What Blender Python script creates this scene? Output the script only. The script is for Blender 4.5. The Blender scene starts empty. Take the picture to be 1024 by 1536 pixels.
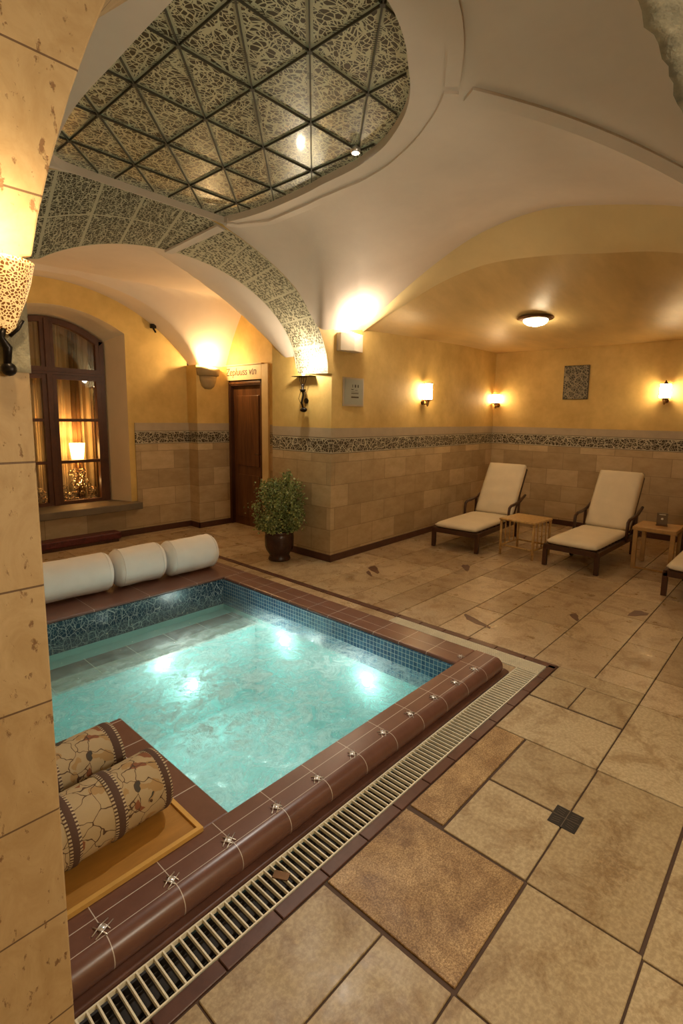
import bpy, bmesh, math, random
from mathutils import Vector, Matrix, noise
PI = math.pi
random.seed(7)
C = bpy.context.scene.collection

# ------------------------------------------------------------------ materials
def nodes(name):
    m = bpy.data.materials.new(name); m.use_nodes = True
    nt = m.node_tree; b = nt.nodes['Principled BSDF']
    return m, nt, b

class G:
    """small node graph writer"""
    def __init__(s, nt): s.nt = nt; s.n = nt.nodes; s.l = nt.links
    def set(s, sock, v):
        if isinstance(v, bpy.types.NodeSocket): s.l.new(v, sock)
        elif isinstance(v, (tuple, list)) and len(v) == 3 and sock.type == 'RGBA': sock.default_value = (*v, 1)
        else: sock.default_value = v
    def m(s, op, a, b=0.0, c=0.0):
        n = s.n.new('ShaderNodeMath'); n.operation = op
        s.set(n.inputs[0], a); s.set(n.inputs[1], b); s.set(n.inputs[2], c); return n.outputs[0]
    def obj(s):
        return s.n.new('ShaderNodeTexCoord').outputs['Object']
    def uv(s):
        return s.n.new('ShaderNodeTexCoord').outputs['UV']
    def sep(s, v):
        n = s.n.new('ShaderNodeSeparateXYZ'); s.l.new(v, n.inputs[0]); return n.outputs
    def comb(s, x, y, z=0.0):
        n = s.n.new('ShaderNodeCombineXYZ')
        for i, q in enumerate((x, y, z)): s.set(n.inputs[i], q)
        return n.outputs[0]
    def noise(s, v, sc, det=4.0, rough=.6, dist=0.0):
        n = s.n.new('ShaderNodeTexNoise'); s.l.new(v, n.inputs['Vector'])
        n.inputs['Scale'].default_value = sc; n.inputs['Detail'].default_value = det
        n.inputs['Roughness'].default_value = rough; n.inputs['Distortion'].default_value = dist
        return n.outputs['Fac']
    def noisec(s, v, sc):
        n = s.n.new('ShaderNodeTexNoise'); s.l.new(v, n.inputs['Vector']); n.inputs['Scale'].default_value = sc
        return n.outputs['Color']
    def voro(s, v, sc, feat='DISTANCE_TO_EDGE', out='Distance', rnd=1.0):
        n = s.n.new('ShaderNodeTexVoronoi'); n.feature = feat; s.l.new(v, n.inputs['Vector'])
        n.inputs['Scale'].default_value = sc; n.inputs['Randomness'].default_value = rnd
        return n.outputs[out]
    def ramp(s, f, stops):
        n = s.n.new('ShaderNodeValToRGB'); s.set(n.inputs[0], f)
        e = n.color_ramp.elements
        while len(e) < len(stops): e.new(.5)
        for k, (p, c) in enumerate(stops):
            e[k].position = p; e[k].color = (c, c, c, 1) if isinstance(c, (int, float)) else (*c, 1)
        return n.outputs[0]
    def mix(s, f, a, b, mode='MIX'):
        n = s.n.new('ShaderNodeMix'); n.data_type = 'RGBA'; n.blend_type = mode
        s.set(n.inputs[0], f); s.set(n.inputs[6], a); s.set(n.inputs[7], b); return n.outputs[2]
    def bump(s, h, st=.3, d=.01):
        n = s.n.new('ShaderNodeBump'); s.set(n.inputs['Height'], h)
        n.inputs['Strength'].default_value = st; n.inputs['Distance'].default_value = d
        return n.outputs[0]
    def vscale(s, v, sc):
        n = s.n.new('ShaderNodeMapping'); s.l.new(v, n.inputs[0]); n.inputs['Scale'].default_value = sc; return n.outputs[0]
    def brick(s, v, c1, c2, mo, w, h, ms=.008, off=.5, bias=0.0):
        n = s.n.new('ShaderNodeTexBrick'); s.l.new(v, n.inputs['Vector'])
        s.set(n.inputs['Color1'], c1); s.set(n.inputs['Color2'], c2); s.set(n.inputs['Mortar'], mo)
        n.inputs['Scale'].default_value = 1; n.inputs['Brick Width'].default_value = w
        n.inputs['Row Height'].default_value = h; n.inputs['Mortar Size'].default_value = ms
        n.inputs['Mortar Smooth'].default_value = .2; n.inputs['Bias'].default_value = bias; n.offset = off
        return n.outputs['Color'], n.outputs['Fac']

def mul(c, k): return tuple(max(0, min(1, x * k)) for x in c)

def flat(name, col, rough=.6, metal=0.0, coat=0.0, spec=.5):
    m, nt, b = nodes(name)
    b.inputs['Base Color'].default_value = (*col, 1); b.inputs['Roughness'].default_value = rough
    b.inputs['Metallic'].default_value = metal; b.inputs['Coat Weight'].default_value = coat
    b.inputs['Specular IOR Level'].default_value = spec
    return m

def mottled(name, col, var=.15, scale=3, rough=.8, bump=.15, bscale=40, metal=0.0, spec=.4, stretch=(1, 1, 1), coat=0.0, col2=None):
    m, nt, b = nodes(name); g = G(nt); v = g.vscale(g.obj(), stretch)
    f = g.ramp(g.noise(v, scale, 5, .65), [(.3, 0.0), (.7, 1.0)])
    g.set(b.inputs['Base Color'], g.mix(f, mul(col, 1 - var), col2 or mul(col, 1 + var)))
    b.inputs['Roughness'].default_value = rough; b.inputs['Metallic'].default_value = metal
    b.inputs['Specular IOR Level'].default_value = spec; b.inputs['Coat Weight'].default_value = coat
    if bump: g.set(b.inputs['Normal'], g.bump(g.noise(v, bscale, 4), bump, .006))
    return m

def emit(name, col, st):
    m, nt, b = nodes(name)
    b.inputs['Base Color'].default_value = (*mul(col, .9), 1)
    b.inputs['Emission Color'].default_value = (*col, 1); b.inputs['Emission Strength'].default_value = st
    return m

def block_stone(name, w=.46, h=.24, zoff=.10, uoff=.12):
    m, nt, b = nodes(name); g = G(nt); o = g.obj(); x, y, z = g.sep(o)
    u = g.m('ADD', g.m('ADD', x, y), uoff); vv = g.comb(u, g.m('SUBTRACT', z, zoff - 2.4))
    col, fac = g.brick(vv, (.61, .46, .27), (.43, .31, .17), (.33, .24, .135), w, h, .0035)
    n1 = g.ramp(g.noise(g.vscale(o, (1, 1, 2.2)), 4.5, 7, .7), [(.3, (.72, .68, .62)), (.62, (1.0, 1.0, 1.0))])
    g.set(b.inputs['Base Color'], g.mix(.8, col, n1, 'MULTIPLY'))
    b.inputs['Roughness'].default_value = .55
    hgt = g.m('SUBTRACT', g.m('MULTIPLY', g.noise(o, 30, 5), .25), fac)
    g.set(b.inputs['Normal'], g.bump(hgt, .35, .006))
    return m

def crackle(name, dark, light, scale=30, thr=.06, vmap=None, rough=.5, border=None, bump=.4, dscale=2.0, coat=0.0, dot=False):
    """dark cells in a net of light lines"""
    m, nt, b = nodes(name); g = G(nt); o = g.obj()
    v = vmap(g, o) if vmap else o
    # warp the net so that the lines curl
    add = g.n.new('ShaderNodeVectorMath'); add.operation = 'ADD'
    sc = g.n.new('ShaderNodeVectorMath'); sc.operation = 'SCALE'; g.l.new(g.noisec(v, dscale * 3), sc.inputs[0]); sc.inputs['Scale'].default_value = .06
    g.l.new(v, add.inputs[0]); g.l.new(sc.outputs[0], add.inputs[1]); v2 = add.outputs[0]
    d = g.voro(v2, scale)
    line = g.m('LESS_THAN', d, thr)
    d2 = g.voro(v2, scale * .37); line2 = g.m('LESS_THAN', d2, thr * .75)
    ln = g.m('MAXIMUM', line, line2)
    var = g.noise(o, 5, 3)
    lc = g.mix(var, mul(light, .8), light)
    c = g.mix(ln, dark, lc)
    if border: # z borders: (z0, z1, width)
        z = g.sep(o)[2]; z0, z1, w = border
        e = g.m('MAXIMUM', g.m('LESS_THAN', z, z0 + w), g.m('GREATER_THAN', z, z1 - w))
        e2 = g.m('MAXIMUM', g.m('LESS_THAN', z, z0 + w * .4), g.m('GREATER_THAN', z, z1 - w * .4))
        c = g.mix(e, c, light); c = g.mix(e2, c, dark)
    g.set(b.inputs['Base Color'], c)
    b.inputs['Roughness'].default_value = rough; b.inputs['Coat Weight'].default_value = coat
    b.inputs['Coat Roughness'].default_value = .08
    g.set(b.inputs['Normal'], g.bump(ln, bump, .004))
    return m

wallmap = lambda g, o: (lambda s: g.comb(g.m('ADD', s[0], s[1]), s[2]))(g.sep(o))

M = {}
M['white'] = mottled('white_plaster', (.76, .655, .555), .06, 1.6, .7, .12, 18)
M['yellow'] = mottled('ochre_plaster', (.65, .425, .125), .16, 2.4, .62, .16, 14, col2=(.77, .54, .19))
M['cream'] = mottled('cream_plaster', (.78, .61, .31), .06, 2.0, .6, .08, 14)
M['ochre'] = mottled('ochre_ceiling', (.64, .45, .19), .12, 1.6, .42, .30, 9, spec=.5, stretch=(1, 2.5, 1))
M['reveal'] = mottled('pale_reveal', (.68, .55, .38), .06, 2, .75, .06, 20)
M['blocks'] = block_stone('stone_blocks')
M['band'] = mottled('taupe_band', (.45, .36, .25), .08, 6, .55, .08, 40)
M['frieze'] = crackle('frieze_tile', (.050, .032, .016), (.56, .50, .36), 30, .05, wallmap, .45, (1.152, 1.318, .014), .5)
M['base'] = mottled('dark_skirting', (.085, .035, .022), .25, 9, .3, .05, 60)
M['surround'] = mottled('door_surround_stone', (.70, .50, .24), .10, 3, .55, .1, 20, col2=(.76, .60, .34))
M['rough'] = mottled('rough_stone', (.29, .25, .16), .45, 9, .85, 1.0, 34)
M['darkwood'] = mottled('dark_wood', (.065, .026, .014), .35, 5, .32, .1, 40, stretch=(1, 1, .15))
M['doorwood'] = mottled('door_wood', (.095, .034, .014), .45, 4, .34, .12, 30, stretch=(3, 3, .35), col2=(.17, .068, .024))
M['framewood'] = mottled('window_wood', (.085, .032, .016), .3, 5, .4, .1, 40)
M['slate'] = mottled('grey_sill', (.16, .125, .085), .2, 5, .6, .2, 30)
M['iron'] = mottled('black_iron', (.02, .015, .012), .3, 20, .38, .15, 60, metal=.7)
M['brass'] = flat('aged_brass', (.42, .25, .10), .3, 1.0)
M['bronze'] = flat('dark_bronze', (.14, .07, .03), .4, .8)
M['steel'] = flat('polished_steel', (.85, .85, .86), .28, .85)
M['grout'] = mottled('floor_grout', (.085, .048, .030), .15, 20, .7, .1, 80)
M['terracotta'] = mottled('dark_tile', (.105, .045, .032), .25, 10, .33, .06, 50)
M['void'] = flat('channel_dark', (.02, .014, .010), .6)
M['ivory'] = mottled('ivory_bars', (.86, .80, .62), .08, 12, .35, .03, 40)
M['towel'] = mottled('white_cover', (.84, .81, .79), .04, 6, .75, .35, 9)
M['cushion'] = mottled('cream_cushion', (.72, .62, .45), .05, 5, .85, .22, 14)
M['bamboo'] = mottled('bamboo', (.48, .27, .085), .25, 10, .3, .1, 30, stretch=(4, 4, 1), col2=(.62, .40, .15))
M['tablewood'] = mottled('light_wood', (.42, .24, .085), .2, 8, .4, .08, 30)
M['traywood'] = mottled('tray_wood', (.40, .19, .035), .15, 4, .4, .08, 30, stretch=(1, 5, 1))
M['trayrim'] = mottled('tray_rim_wood', (.62, .36, .09), .12, 6, .4, .05, 30)
M['pot'] = mottled('glazed_pot', (.050, .022, .014), .4, 7, .26, .1, 40)
M['soil'] = mottled('soil', (.02, .013, .008), .4, 60, .95, .9, 90)
M['redbench'] = mottled('oxblood_cover', (.095, .018, .016), .45, 26, .4, .8, 45)
M['paper'] = flat('notice_paper', (.34, .34, .27), .5)
M['ink'] = flat('ink', (.06, .04, .02), .6)
M['frameclear'] = flat('clear_frame', (.48, .40, .30), .2, 0, .6)
M['boxwhite'] = mottled('sconce_box_plaster', (.70, .60, .46), .05, 5, .5, .05, 40)
M['bowl'] = mottled('sconce_bowl_clay', (.40, .29, .14), .12, 8, .6, .12, 30)
M['basin'] = mottled('turquoise_basin', (.34, .62, .60), .08, 3, .6, .0, 30)
M['benchtile'] = mottled('submerged_grey_tile', (.40, .41, .36), .2, 8, .5, .1, 40)
M['nosing'] = mottled('submerged_brown_tile', (.15, .11, .085), .2, 10, .5, .1, 40)
M['plaque'] = crackle('relief_plaque', (.055, .05, .035), (.36, .31, .21), 34, .07, wallmap, .6, None, 1.0)
M['plaqueedge'] = flat('plaque_edge', (.07, .05, .03), .6)
M['curtain'] = mottled('beige_curtain', (.66, .54, .34), .10, 6, .8, .2, 60, stretch=(8, 8, .3))
M['wire'] = flat('wire_silver', (.42, .34, .24), .22, 1.0)
M['glow'] = emit('lit_lantern_glass', (1.0, .72, .38), 44)
M['glowdome'] = emit('lit_ceiling_glass', (1.0, .86, .62), 22)
M['glowshade'] = emit('lit_table_shade', (1.0, .55, .16), 22)
M['glowbulb'] = emit('lit_bulb', (1.0, .74, .42), 30)
M['glowwater'] = emit('lit_pool_lamp', (.86, 1.0, .97), 45)
M['glowspot'] = emit('lit_spot', (1, .92, .8), 30)

# window glass: clear, with a faint reflection
def glassmat(name, tint, r=.02):
    m, nt, b = nodes(name); g = G(nt); nt.nodes.remove(b)
    tr = g.n.new('ShaderNodeBsdfTransparent'); tr.inputs[0].default_value = (*tint, 1)
    gl = g.n.new('ShaderNodeBsdfGlossy'); gl.inputs['Roughness'].default_value = r
    mx = g.n.new('ShaderNodeMixShader'); mx.inputs[0].default_value = .07
    g.l.new(tr.outputs[0], mx.inputs[1]); g.l.new(gl.outputs[0], mx.inputs[2])
    g.l.new(mx.outputs[0], nt.nodes['Material Output'].inputs[0]); return m
M['glass'] = glassmat('window_glass', (.95, .93, .88))

# foreground pillar travertine
def travertine():
    m, nt, b = nodes('travertine_blocks'); g = G(nt); o = g.obj(); x, y, z = g.sep(o)
    col, fac = g.brick(g.comb(g.m('ADD', x, -.21), g.m('ADD', z, 2.4 - .17)), (.52, .36, .18), (.57, .41, .215), (.17, .10, .05), 1.2, .2455, .0022)
    veins = g.ramp(g.noise(g.vscale(o, (5, 5, 3)), 2.2, 8, .7, 1.2), [(.35, (.80, .74, .64)), (.60, (1, 1, 1))])
    c = g.mix(.85, col, veins, 'MULTIPLY')
    pits = g.ramp(g.noise(g.vscale(o, (22, 22, 12)), 2.4, 4, .6), [(.62, 0.0), (.69, 1.0)])
    c = g.mix(pits, c, (.24, .13, .055))
    g.set(b.inputs['Base Color'], c); b.inputs['Roughness'].default_value = .6
    h = g.m('SUBTRACT', g.m('SUBTRACT', g.m('MULTIPLY', g.noise(o, 60, 5), .2), fac), pits)
    g.set(b.inputs['Normal'], g.bump(h, .4, .004)); return m
M['travertine'] = travertine()

# floor tiles: the colour of each slab is in the 'tone' attribute
def tilemat(name, c1, c2, speck=.5, rough=.42):
    m, nt, b = nodes(name); g = G(nt); o = g.obj()
    a = g.n.new('ShaderNodeAttribute'); a.attribute_name = 'tone'
    base = g.mix(a.outputs['Fac'], c1, c2)
    n1 = g.ramp(g.noise(o, 6.0, 9, .74, .6), [(.38, (.58, .47, .36)), (.53, (1.0, 1.0, 1.0))])
    dark = g.ramp(g.noise(o, 14, 8, .8, 1.0), [(.60, (1, 1, 1)), (.70, (.52, .42, .32))]); n1 = g.mix(.6, n1, dark, 'MULTIPLY')
    base = g.mix(.75, base, n1, 'MULTIPLY')
    sp = g.ramp(g.noise(o, 150 if speck > .6 else 70, 3, .7), [(.42, (.50, .40, .28)), (.60, (1.05, 1.0, .95))])
    base = g.mix(speck, base, sp, 'MULTIPLY')
    if speck > .6:
        pt_ = g.ramp(g.noise(o, 5, 9, .8, .5), [(.40, (.50, .38, .26)), (.58, (1.08, 1.02, .95))]); base = g.mix(.75, base, pt_, 'MULTIPLY')
        gr_ = g.ramp(g.noise(o, 320, 2, .5), [(.40, (.55, .45, .33)), (.62, (1.2, 1.12, 1.0))]); base = g.mix(.6, base, gr_, 'MULTIPLY')
    g.set(b.inputs['Base Color'], base)
    g.set(b.inputs['Roughness'], g.ramp(g.noise(o, 7, 4), [(.3, rough - .1), (.7, rough + .14)]))
    g.set(b.inputs['Normal'], g.bump(g.noise(o, 24, 6, .7), .14, .004)); return m
M['tile'] = tilemat('limestone_slab', (.43, .33, .185), (.54, .435, .265), .4)
M['tilerough'] = tilemat('granular_slab', (.54, .42, .24), (.59, .465, .27), .8, .5)
M['tilefar'] = tilemat('worn_slab', (.40, .295, .175), (.60, .475, .305), .35, .34)
M['inlay'] = mottled('dark_inlay', (.12, .055, .035), .3, 12, .4, .1, 50)

def copingmat(name, axis, lines=()):
    m, nt, b = nodes(name); g = G(nt); o = g.obj(); s = g.sep(o)
    masks = []
    for ax, per, off, w in axis:
        f = g.m('ABSOLUTE', g.m('SUBTRACT', g.m('FRACT', g.m('ADD', g.m('DIVIDE', g.m('SUBTRACT', s[ax], off), per), 20.5)), .5))
        masks.append(g.m('LESS_THAN', f, w / per))
    for ax, at, w in lines:
        masks.append(g.m('LESS_THAN', g.m('ABSOLUTE', g.m('SUBTRACT', s[ax], at)), w))
    k = masks[0]
    for q in masks[1:]: k = g.m('MAXIMUM', k, q)
    n1 = g.noise(o, 9, 6, .7)
    c = g.mix(n1, (.100, .043, .030), (.205, .093, .064))
    c = g.mix(k, c, (.58, .52, .46))
    g.set(b.inputs['Base Color'], c)
    b.inputs['Roughness'].default_value = .30
    g.set(b.inputs['Normal'], g.bump(g.m('SUBTRACT', g.m('MULTIPLY', n1, .6), k), .25, .003)); return m
M['coping_near'] = copingmat('coping_near', [(0, .215, .5, .0013)], [(1, 1.415, .0013), (1, 1.345, .0011)])
M['coping_side'] = copingmat('coping_side', [(1, .215, 1.475, .0016)], [(0, 2.72, .001)])
M['coping_far'] = copingmat('coping_far', [(0, .43, .2, .0014)])
M['platform'] = copingmat('platform_tile', [(1, .215, 1.475, .0022)], [(0, .885, .0018)])

def gridmosaic(name):
    m, nt, b = nodes(name); g = G(nt); o = g.obj(); s = g.sep(o)
    v = g.comb(g.m('ADD', s[0], s[1]), g.m('ADD', s[2], 2.0))
    col, fac = g.brick(v, (.035, .085, .17), (.065, .15, .26), (.42, .50, .50), .030, .030, .0016, 0.0)
    g.set(b.inputs['Base Color'], col); b.inputs['Roughness'].default_value = .18
    g.set(b.inputs['Normal'], g.bump(g.m('SUBTRACT', 1.0, fac), .3, .002)); return m
M['mosaic'] = gridmosaic('blue_mosaic')
M['mosaic_crazed'] = crackle('crazed_mosaic', (.012, .035, .062), (.34, .40, .40), 30, .026,
    lambda g, o: (lambda s: g.comb(g.m('MULTIPLY', s[0], 1.5), s[2]))(g.sep(o)), .2, None, .3, 1.0)

# patterned glass ceiling
def ceilglass():
    m, nt, b = nodes('patterned_glass_ceiling'); g = G(nt); o = g.obj(); s = g.sep(o)
    v = g.comb(s[0], s[1])
    add = g.n.new('ShaderNodeVectorMath'); add.operation = 'ADD'
    sc = g.n.new('ShaderNodeVectorMath'); sc.operation = 'SCALE'; g.l.new(g.noisec(v, 5), sc.inputs[0]); sc.inputs['Scale'].default_value = .10
    g.l.new(v, add.inputs[0]); g.l.new(sc.outputs[0], add.inputs[1]); v2 = add.outputs[0]
    d1 = g.m('LESS_THAN', g.voro(v2, 34), .065)
    d2 = g.m('LESS_THAN', g.voro(v2, 9), .03)
    st = g.vscale(v2, (1, 3.2, 1)); d3 = g.m('LESS_THAN', g.voro(st, 11), .04)
    blob = g.m('LESS_THAN', g.voro(v2, 13, 'F1'), .22)
    k = g.m('MULTIPLY', d1, g.m('SUBTRACT', 1.0, blob)); k = g.m('MAXIMUM', k, d2); k = g.m('MAXIMUM', k, d3)
    # broad pale bands beside the glazing bars
    def band(coord, off, per, w):
        f = g.m('ABSOLUTE', g.m('SUBTRACT', g.m('FRACT', g.m('ADD', g.m('DIVIDE', g.m('SUBTRACT', coord, off), per), 20.5)), .5))
        return g.m('LESS_THAN', f, w)
    X, Y = s[0], s[1]
    bands = g.m('MAXIMUM', band(X, .94, .39, .034), band(Y, 1.82, .403, .03))
    bands = g.m('MAXIMUM', bands, band(g.m('SUBTRACT', X, g.m('MULTIPLY', Y, .968)), .94 - 1.82 * .968, .39, .055))
    lad = band(g.m('ADD', X, Y), 0.0, .018, .24)
    bandcol = g.mix(g.m('MULTIPLY', lad, g.m('GREATER_THAN', g.noise(v, 4, 2), .55)), (.50, .49, .33), (.085, .07, .04))
    c = g.mix(k, (.050, .044, .025), (.62, .61, .42)); c = g.mix(bands, c, bandcol)
    g.set(b.inputs['Base Color'], c); b.inputs['Roughness'].default_value = .30
    b.inputs['Coat Weight'].default_value = .7; b.inputs['Coat Roughness'].default_value = .05
    return m
M['ceilglass'] = ceilglass()
M['bar'] = flat('glazing_bar', (.060, .054, .034), .6)
M['barpale'] = flat('pale_edge_bar', (.22, .26, .13), .45)

# patterned arch soffit: u = way along the arch, v = across
def archpattern():
    m, nt, b = nodes('patterned_arch_soffit'); g = G(nt); uv = g.uv(); s = g.sep(uv)
    add = g.n.new('ShaderNodeVectorMath'); add.operation = 'ADD'
    sc = g.n.new('ShaderNodeVectorMath'); sc.operation = 'SCALE'; g.l.new(g.noisec(uv, 8), sc.inputs[0]); sc.inputs['Scale'].default_value = .05
    g.l.new(uv, add.inputs[0]); g.l.new(sc.outputs[0], add.inputs[1])
    a1 = g.m('LESS_THAN', g.voro(g.vscale(add.outputs[0], (1.0, 3.2, 1)), 26), .06)
    a2 = g.m('LESS_THAN', g.voro(g.vscale(add.outputs[0], (2.6, 1.0, 1)), 15), .04)
    scr = g.m('MAXIMUM', a1, a2)
    n = g.n.new('ShaderNodeTexVoronoi'); n.distance = 'CHEBYCHEV'; n.feature = 'F1'
    g.l.new(g.vscale(uv, (1.0, 2.2, 1)), n.inputs['Vector']); n.inputs['Scale'].default_value = 38; n.inputs['Randomness'].default_value = .55
    rect = g.m('GREATER_THAN', n.outputs['Distance'], .375)
    side = g.m('GREATER_THAN', s[0], 2.62)
    k = g.m('ADD', g.m('MULTIPLY', scr, g.m('SUBTRACT', 1.0, side)), g.m('MULTIPLY', rect, side))
    # plain strips across and along the band
    f = g.m('ABSOLUTE', g.m('SUBTRACT', g.m('FRACT', g.m('DIVIDE', s[0], .30)), .5))
    k = g.m('MAXIMUM', k, g.m('LESS_THAN', f, .035))
    f2 = g.m('ABSOLUTE', g.m('SUBTRACT', g.m('FRACT', g.m('DIVIDE', s[1], .265)), .5))
    k = g.m('MAXIMUM', k, g.m('GREATER_THAN', f2, .48))
    g.set(b.inputs['Base Color'], g.mix(k, (.070, .058, .032), (.56, .52, .36)))
    b.inputs['Roughness'].default_value = .5
    g.set(b.inputs['Normal'], g.bump(k, .4, .004)); return m
M['archpattern'] = archpattern()

def watermat():
    m, nt, b = nodes('pool_water'); g = G(nt); nt.nodes.remove(b); o = g.obj()
    w1 = g.noise(o, 9, 7, .68, .8); w2 = g.noise(o, 38, 6, .7, .6)
    h = g.m('ADD', g.m('MULTIPLY', w1, .9), g.m('MULTIPLY', w2, .5))
    bp = g.bump(h, .9, .06)
    tr = g.n.new('ShaderNodeBsdfTransparent'); tr.inputs[0].default_value = (.80, .96, .93, 1)
    gl = g.n.new('ShaderNodeBsdfGlossy'); gl.inputs['Roughness'].default_value = .05; g.l.new(bp, gl.inputs['Normal'])
    di = g.n.new('ShaderNodeBsdfDiffuse'); di.inputs[0].default_value = (.86, .93, .88, 1); g.l.new(bp, di.inputs['Normal'])
    tl = g.n.new('ShaderNodeBsdfTranslucent'); tl.inputs[0].default_value = (.84, .97, .93, 1); g.l.new(bp, tl.inputs['Normal'])
    milk = g.n.new('ShaderNodeMixShader'); milk.inputs[0].default_value = .62
    g.l.new(di.outputs[0], milk.inputs[1]); g.l.new(tl.outputs[0], milk.inputs[2])
    s = g.sep(o)
    # churned area in the middle of the pool, calm above the bench
    dx = g.m('SUBTRACT', s[0], 1.65); dy = g.m('SUBTRACT', s[1], 2.35)
    r = g.m('SQRT', g.m('ADD', g.m('MULTIPLY', dx, dx), g.m('MULTIPLY', dy, dy)))
    churn = g.ramp(r, [(.30, 1.0), (.99, .35)])
    foam = g.m('MAXIMUM', g.ramp(g.noise(o, 8, 11, .82, .9), [(.43, .10), (.58, 1.0)]), g.m('MULTIPLY', g.ramp(g.noise(o, 34, 8, .8, .5), [(.55, 0.0), (.66, 1.0)]), .8))
    calm = g.ramp(g.m('SUBTRACT', 3.9, s[1]), [(.42, .15), (.80, 1.0)]); churn = g.m('MULTIPLY', churn, calm)
    fac = g.m('ADD', g.m('MULTIPLY', g.m('MULTIPLY', foam, churn), .98), .10)
    mx = g.n.new('ShaderNodeMixShader'); g.l.new(fac, mx.inputs[0]); g.l.new(tr.outputs[0], mx.inputs[1]); g.l.new(milk.outputs[0], mx.inputs[2])
    fr = g.n.new('ShaderNodeFresnel'); fr.inputs['IOR'].default_value = 1.33; g.l.new(bp, fr.inputs['Normal'])
    fm = g.m('MINIMUM', g.m('ADD', g.m('MULTIPLY', fr.outputs[0], .9), .015), .5)
    m2 = g.n.new('ShaderNodeMixShader'); g.l.new(fm, m2.inputs[0]); g.l.new(mx.outputs[0], m2.inputs[1]); g.l.new(gl.outputs[0], m2.inputs[2])
    g.l.new(m2.outputs[0], nt.nodes['Material Output'].inputs[0]); return m
M['water'] = watermat()

# printed bolster cloth
def bolstermat(name, tint):
    m, nt, b = nodes(name); g = G(nt); o = g.obj(); s = g.sep(o)
    add = g.n.new('ShaderNodeVectorMath'); add.operation = 'ADD'
    sc = g.n.new('ShaderNodeVectorMath'); sc.operation = 'SCALE'; g.l.new(g.noisec(o, 14), sc.inputs[0]); sc.inputs['Scale'].default_value = .09
    g.l.new(o, add.inputs[0]); g.l.new(sc.outputs[0], add.inputs[1])
    vine = g.m('LESS_THAN', g.voro(add.outputs[0], 15), .020)
    patch = g.n.new('ShaderNodeTexVoronoi'); g.l.new(add.outputs[0], patch.inputs['Vector']); patch.inputs['Scale'].default_value = 24
    pc = g.sep(patch.outputs['Color'])
    c = g.mix(g.noise(o, 8, 4), tint, mul(tint, 1.3))
    c = g.mix(g.m('GREATER_THAN', pc[0], .90), c, (.25, .09, .035))
    c = g.mix(g.m('GREATER_THAN', pc[1], .93), c, (.06, .05, .035))
    c = g.mix(g.m('GREATER_THAN', pc[2], .86), c, (.40, .25, .10))
    c = g.mix(vine, c, (.09, .045, .02))
    g.set(b.inputs['Base Color'], c); b.inputs['Roughness'].default_value = .8
    g.set(b.inputs['Normal'], g.bump(g.noise(o, 200, 2), .2, .002)); return m
M['bolster'] = bolstermat('printed_bolster_cloth', (.40, .30, .165))
def bandmat():
    m, nt, b = nodes('woven_border'); g = G(nt); s = g.sep(g.uv())
    st = g.m('GREATER_THAN', g.m('FRACT', g.m('MULTIPLY', s[0], 60.0)), .5)
    ed = g.m('GREATER_THAN', g.m('ABSOLUTE', g.m('SUBTRACT', s[1], .5)), .27)
    c = g.mix(g.m('MULTIPLY', st, ed), (.095, .050, .032), (.52, .42, .26))
    g.set(b.inputs['Base Color'], c); b.inputs['Roughness'].default_value = .85; return m
M['bandcloth'] = bandmat()

def basketmat():
    m, nt, b = nodes('pierced_shade'); g = G(nt); o = g.obj()
    k = g.m('LESS_THAN', g.voro(o, 175), .14)
    g.set(b.inputs['Base Color'], g.mix(k, (.20, .085, .02), (.80, .60, .28)))
    b.inputs['Roughness'].default_value = .4; b.inputs['Metallic'].default_value = .0
    g.set(b.inputs['Emission Color'], g.mix(k, (.16, .045, .004), (1.0, .58, .20))); b.inputs['Emission Strength'].default_value = .65
    g.set(b.inputs['Normal'], g.bump(k, .6, .003)); return m
M['basket'] = basketmat()

def leafmat():
    m, nt, b = nodes('leaf'); g = G(nt)
    r = g.n.new('ShaderNodeObjectInfo'); o = g.obj()
    c = g.mix(g.ramp(g.noise(o, 22, 3), [(.35, 0.0), (.65, 1.0)]), (.08, .13, .03), (.36, .40, .13))
    c = g.mix(g.ramp(g.noise(o, 60, 2), [(.58, 0.0), (.66, 1.0)]), c, (.74, .72, .42))
    g.set(b.inputs['Base Color'], c); b.inputs['Roughness'].default_value = .45; return m
M['leaf'] = leafmat()

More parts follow.
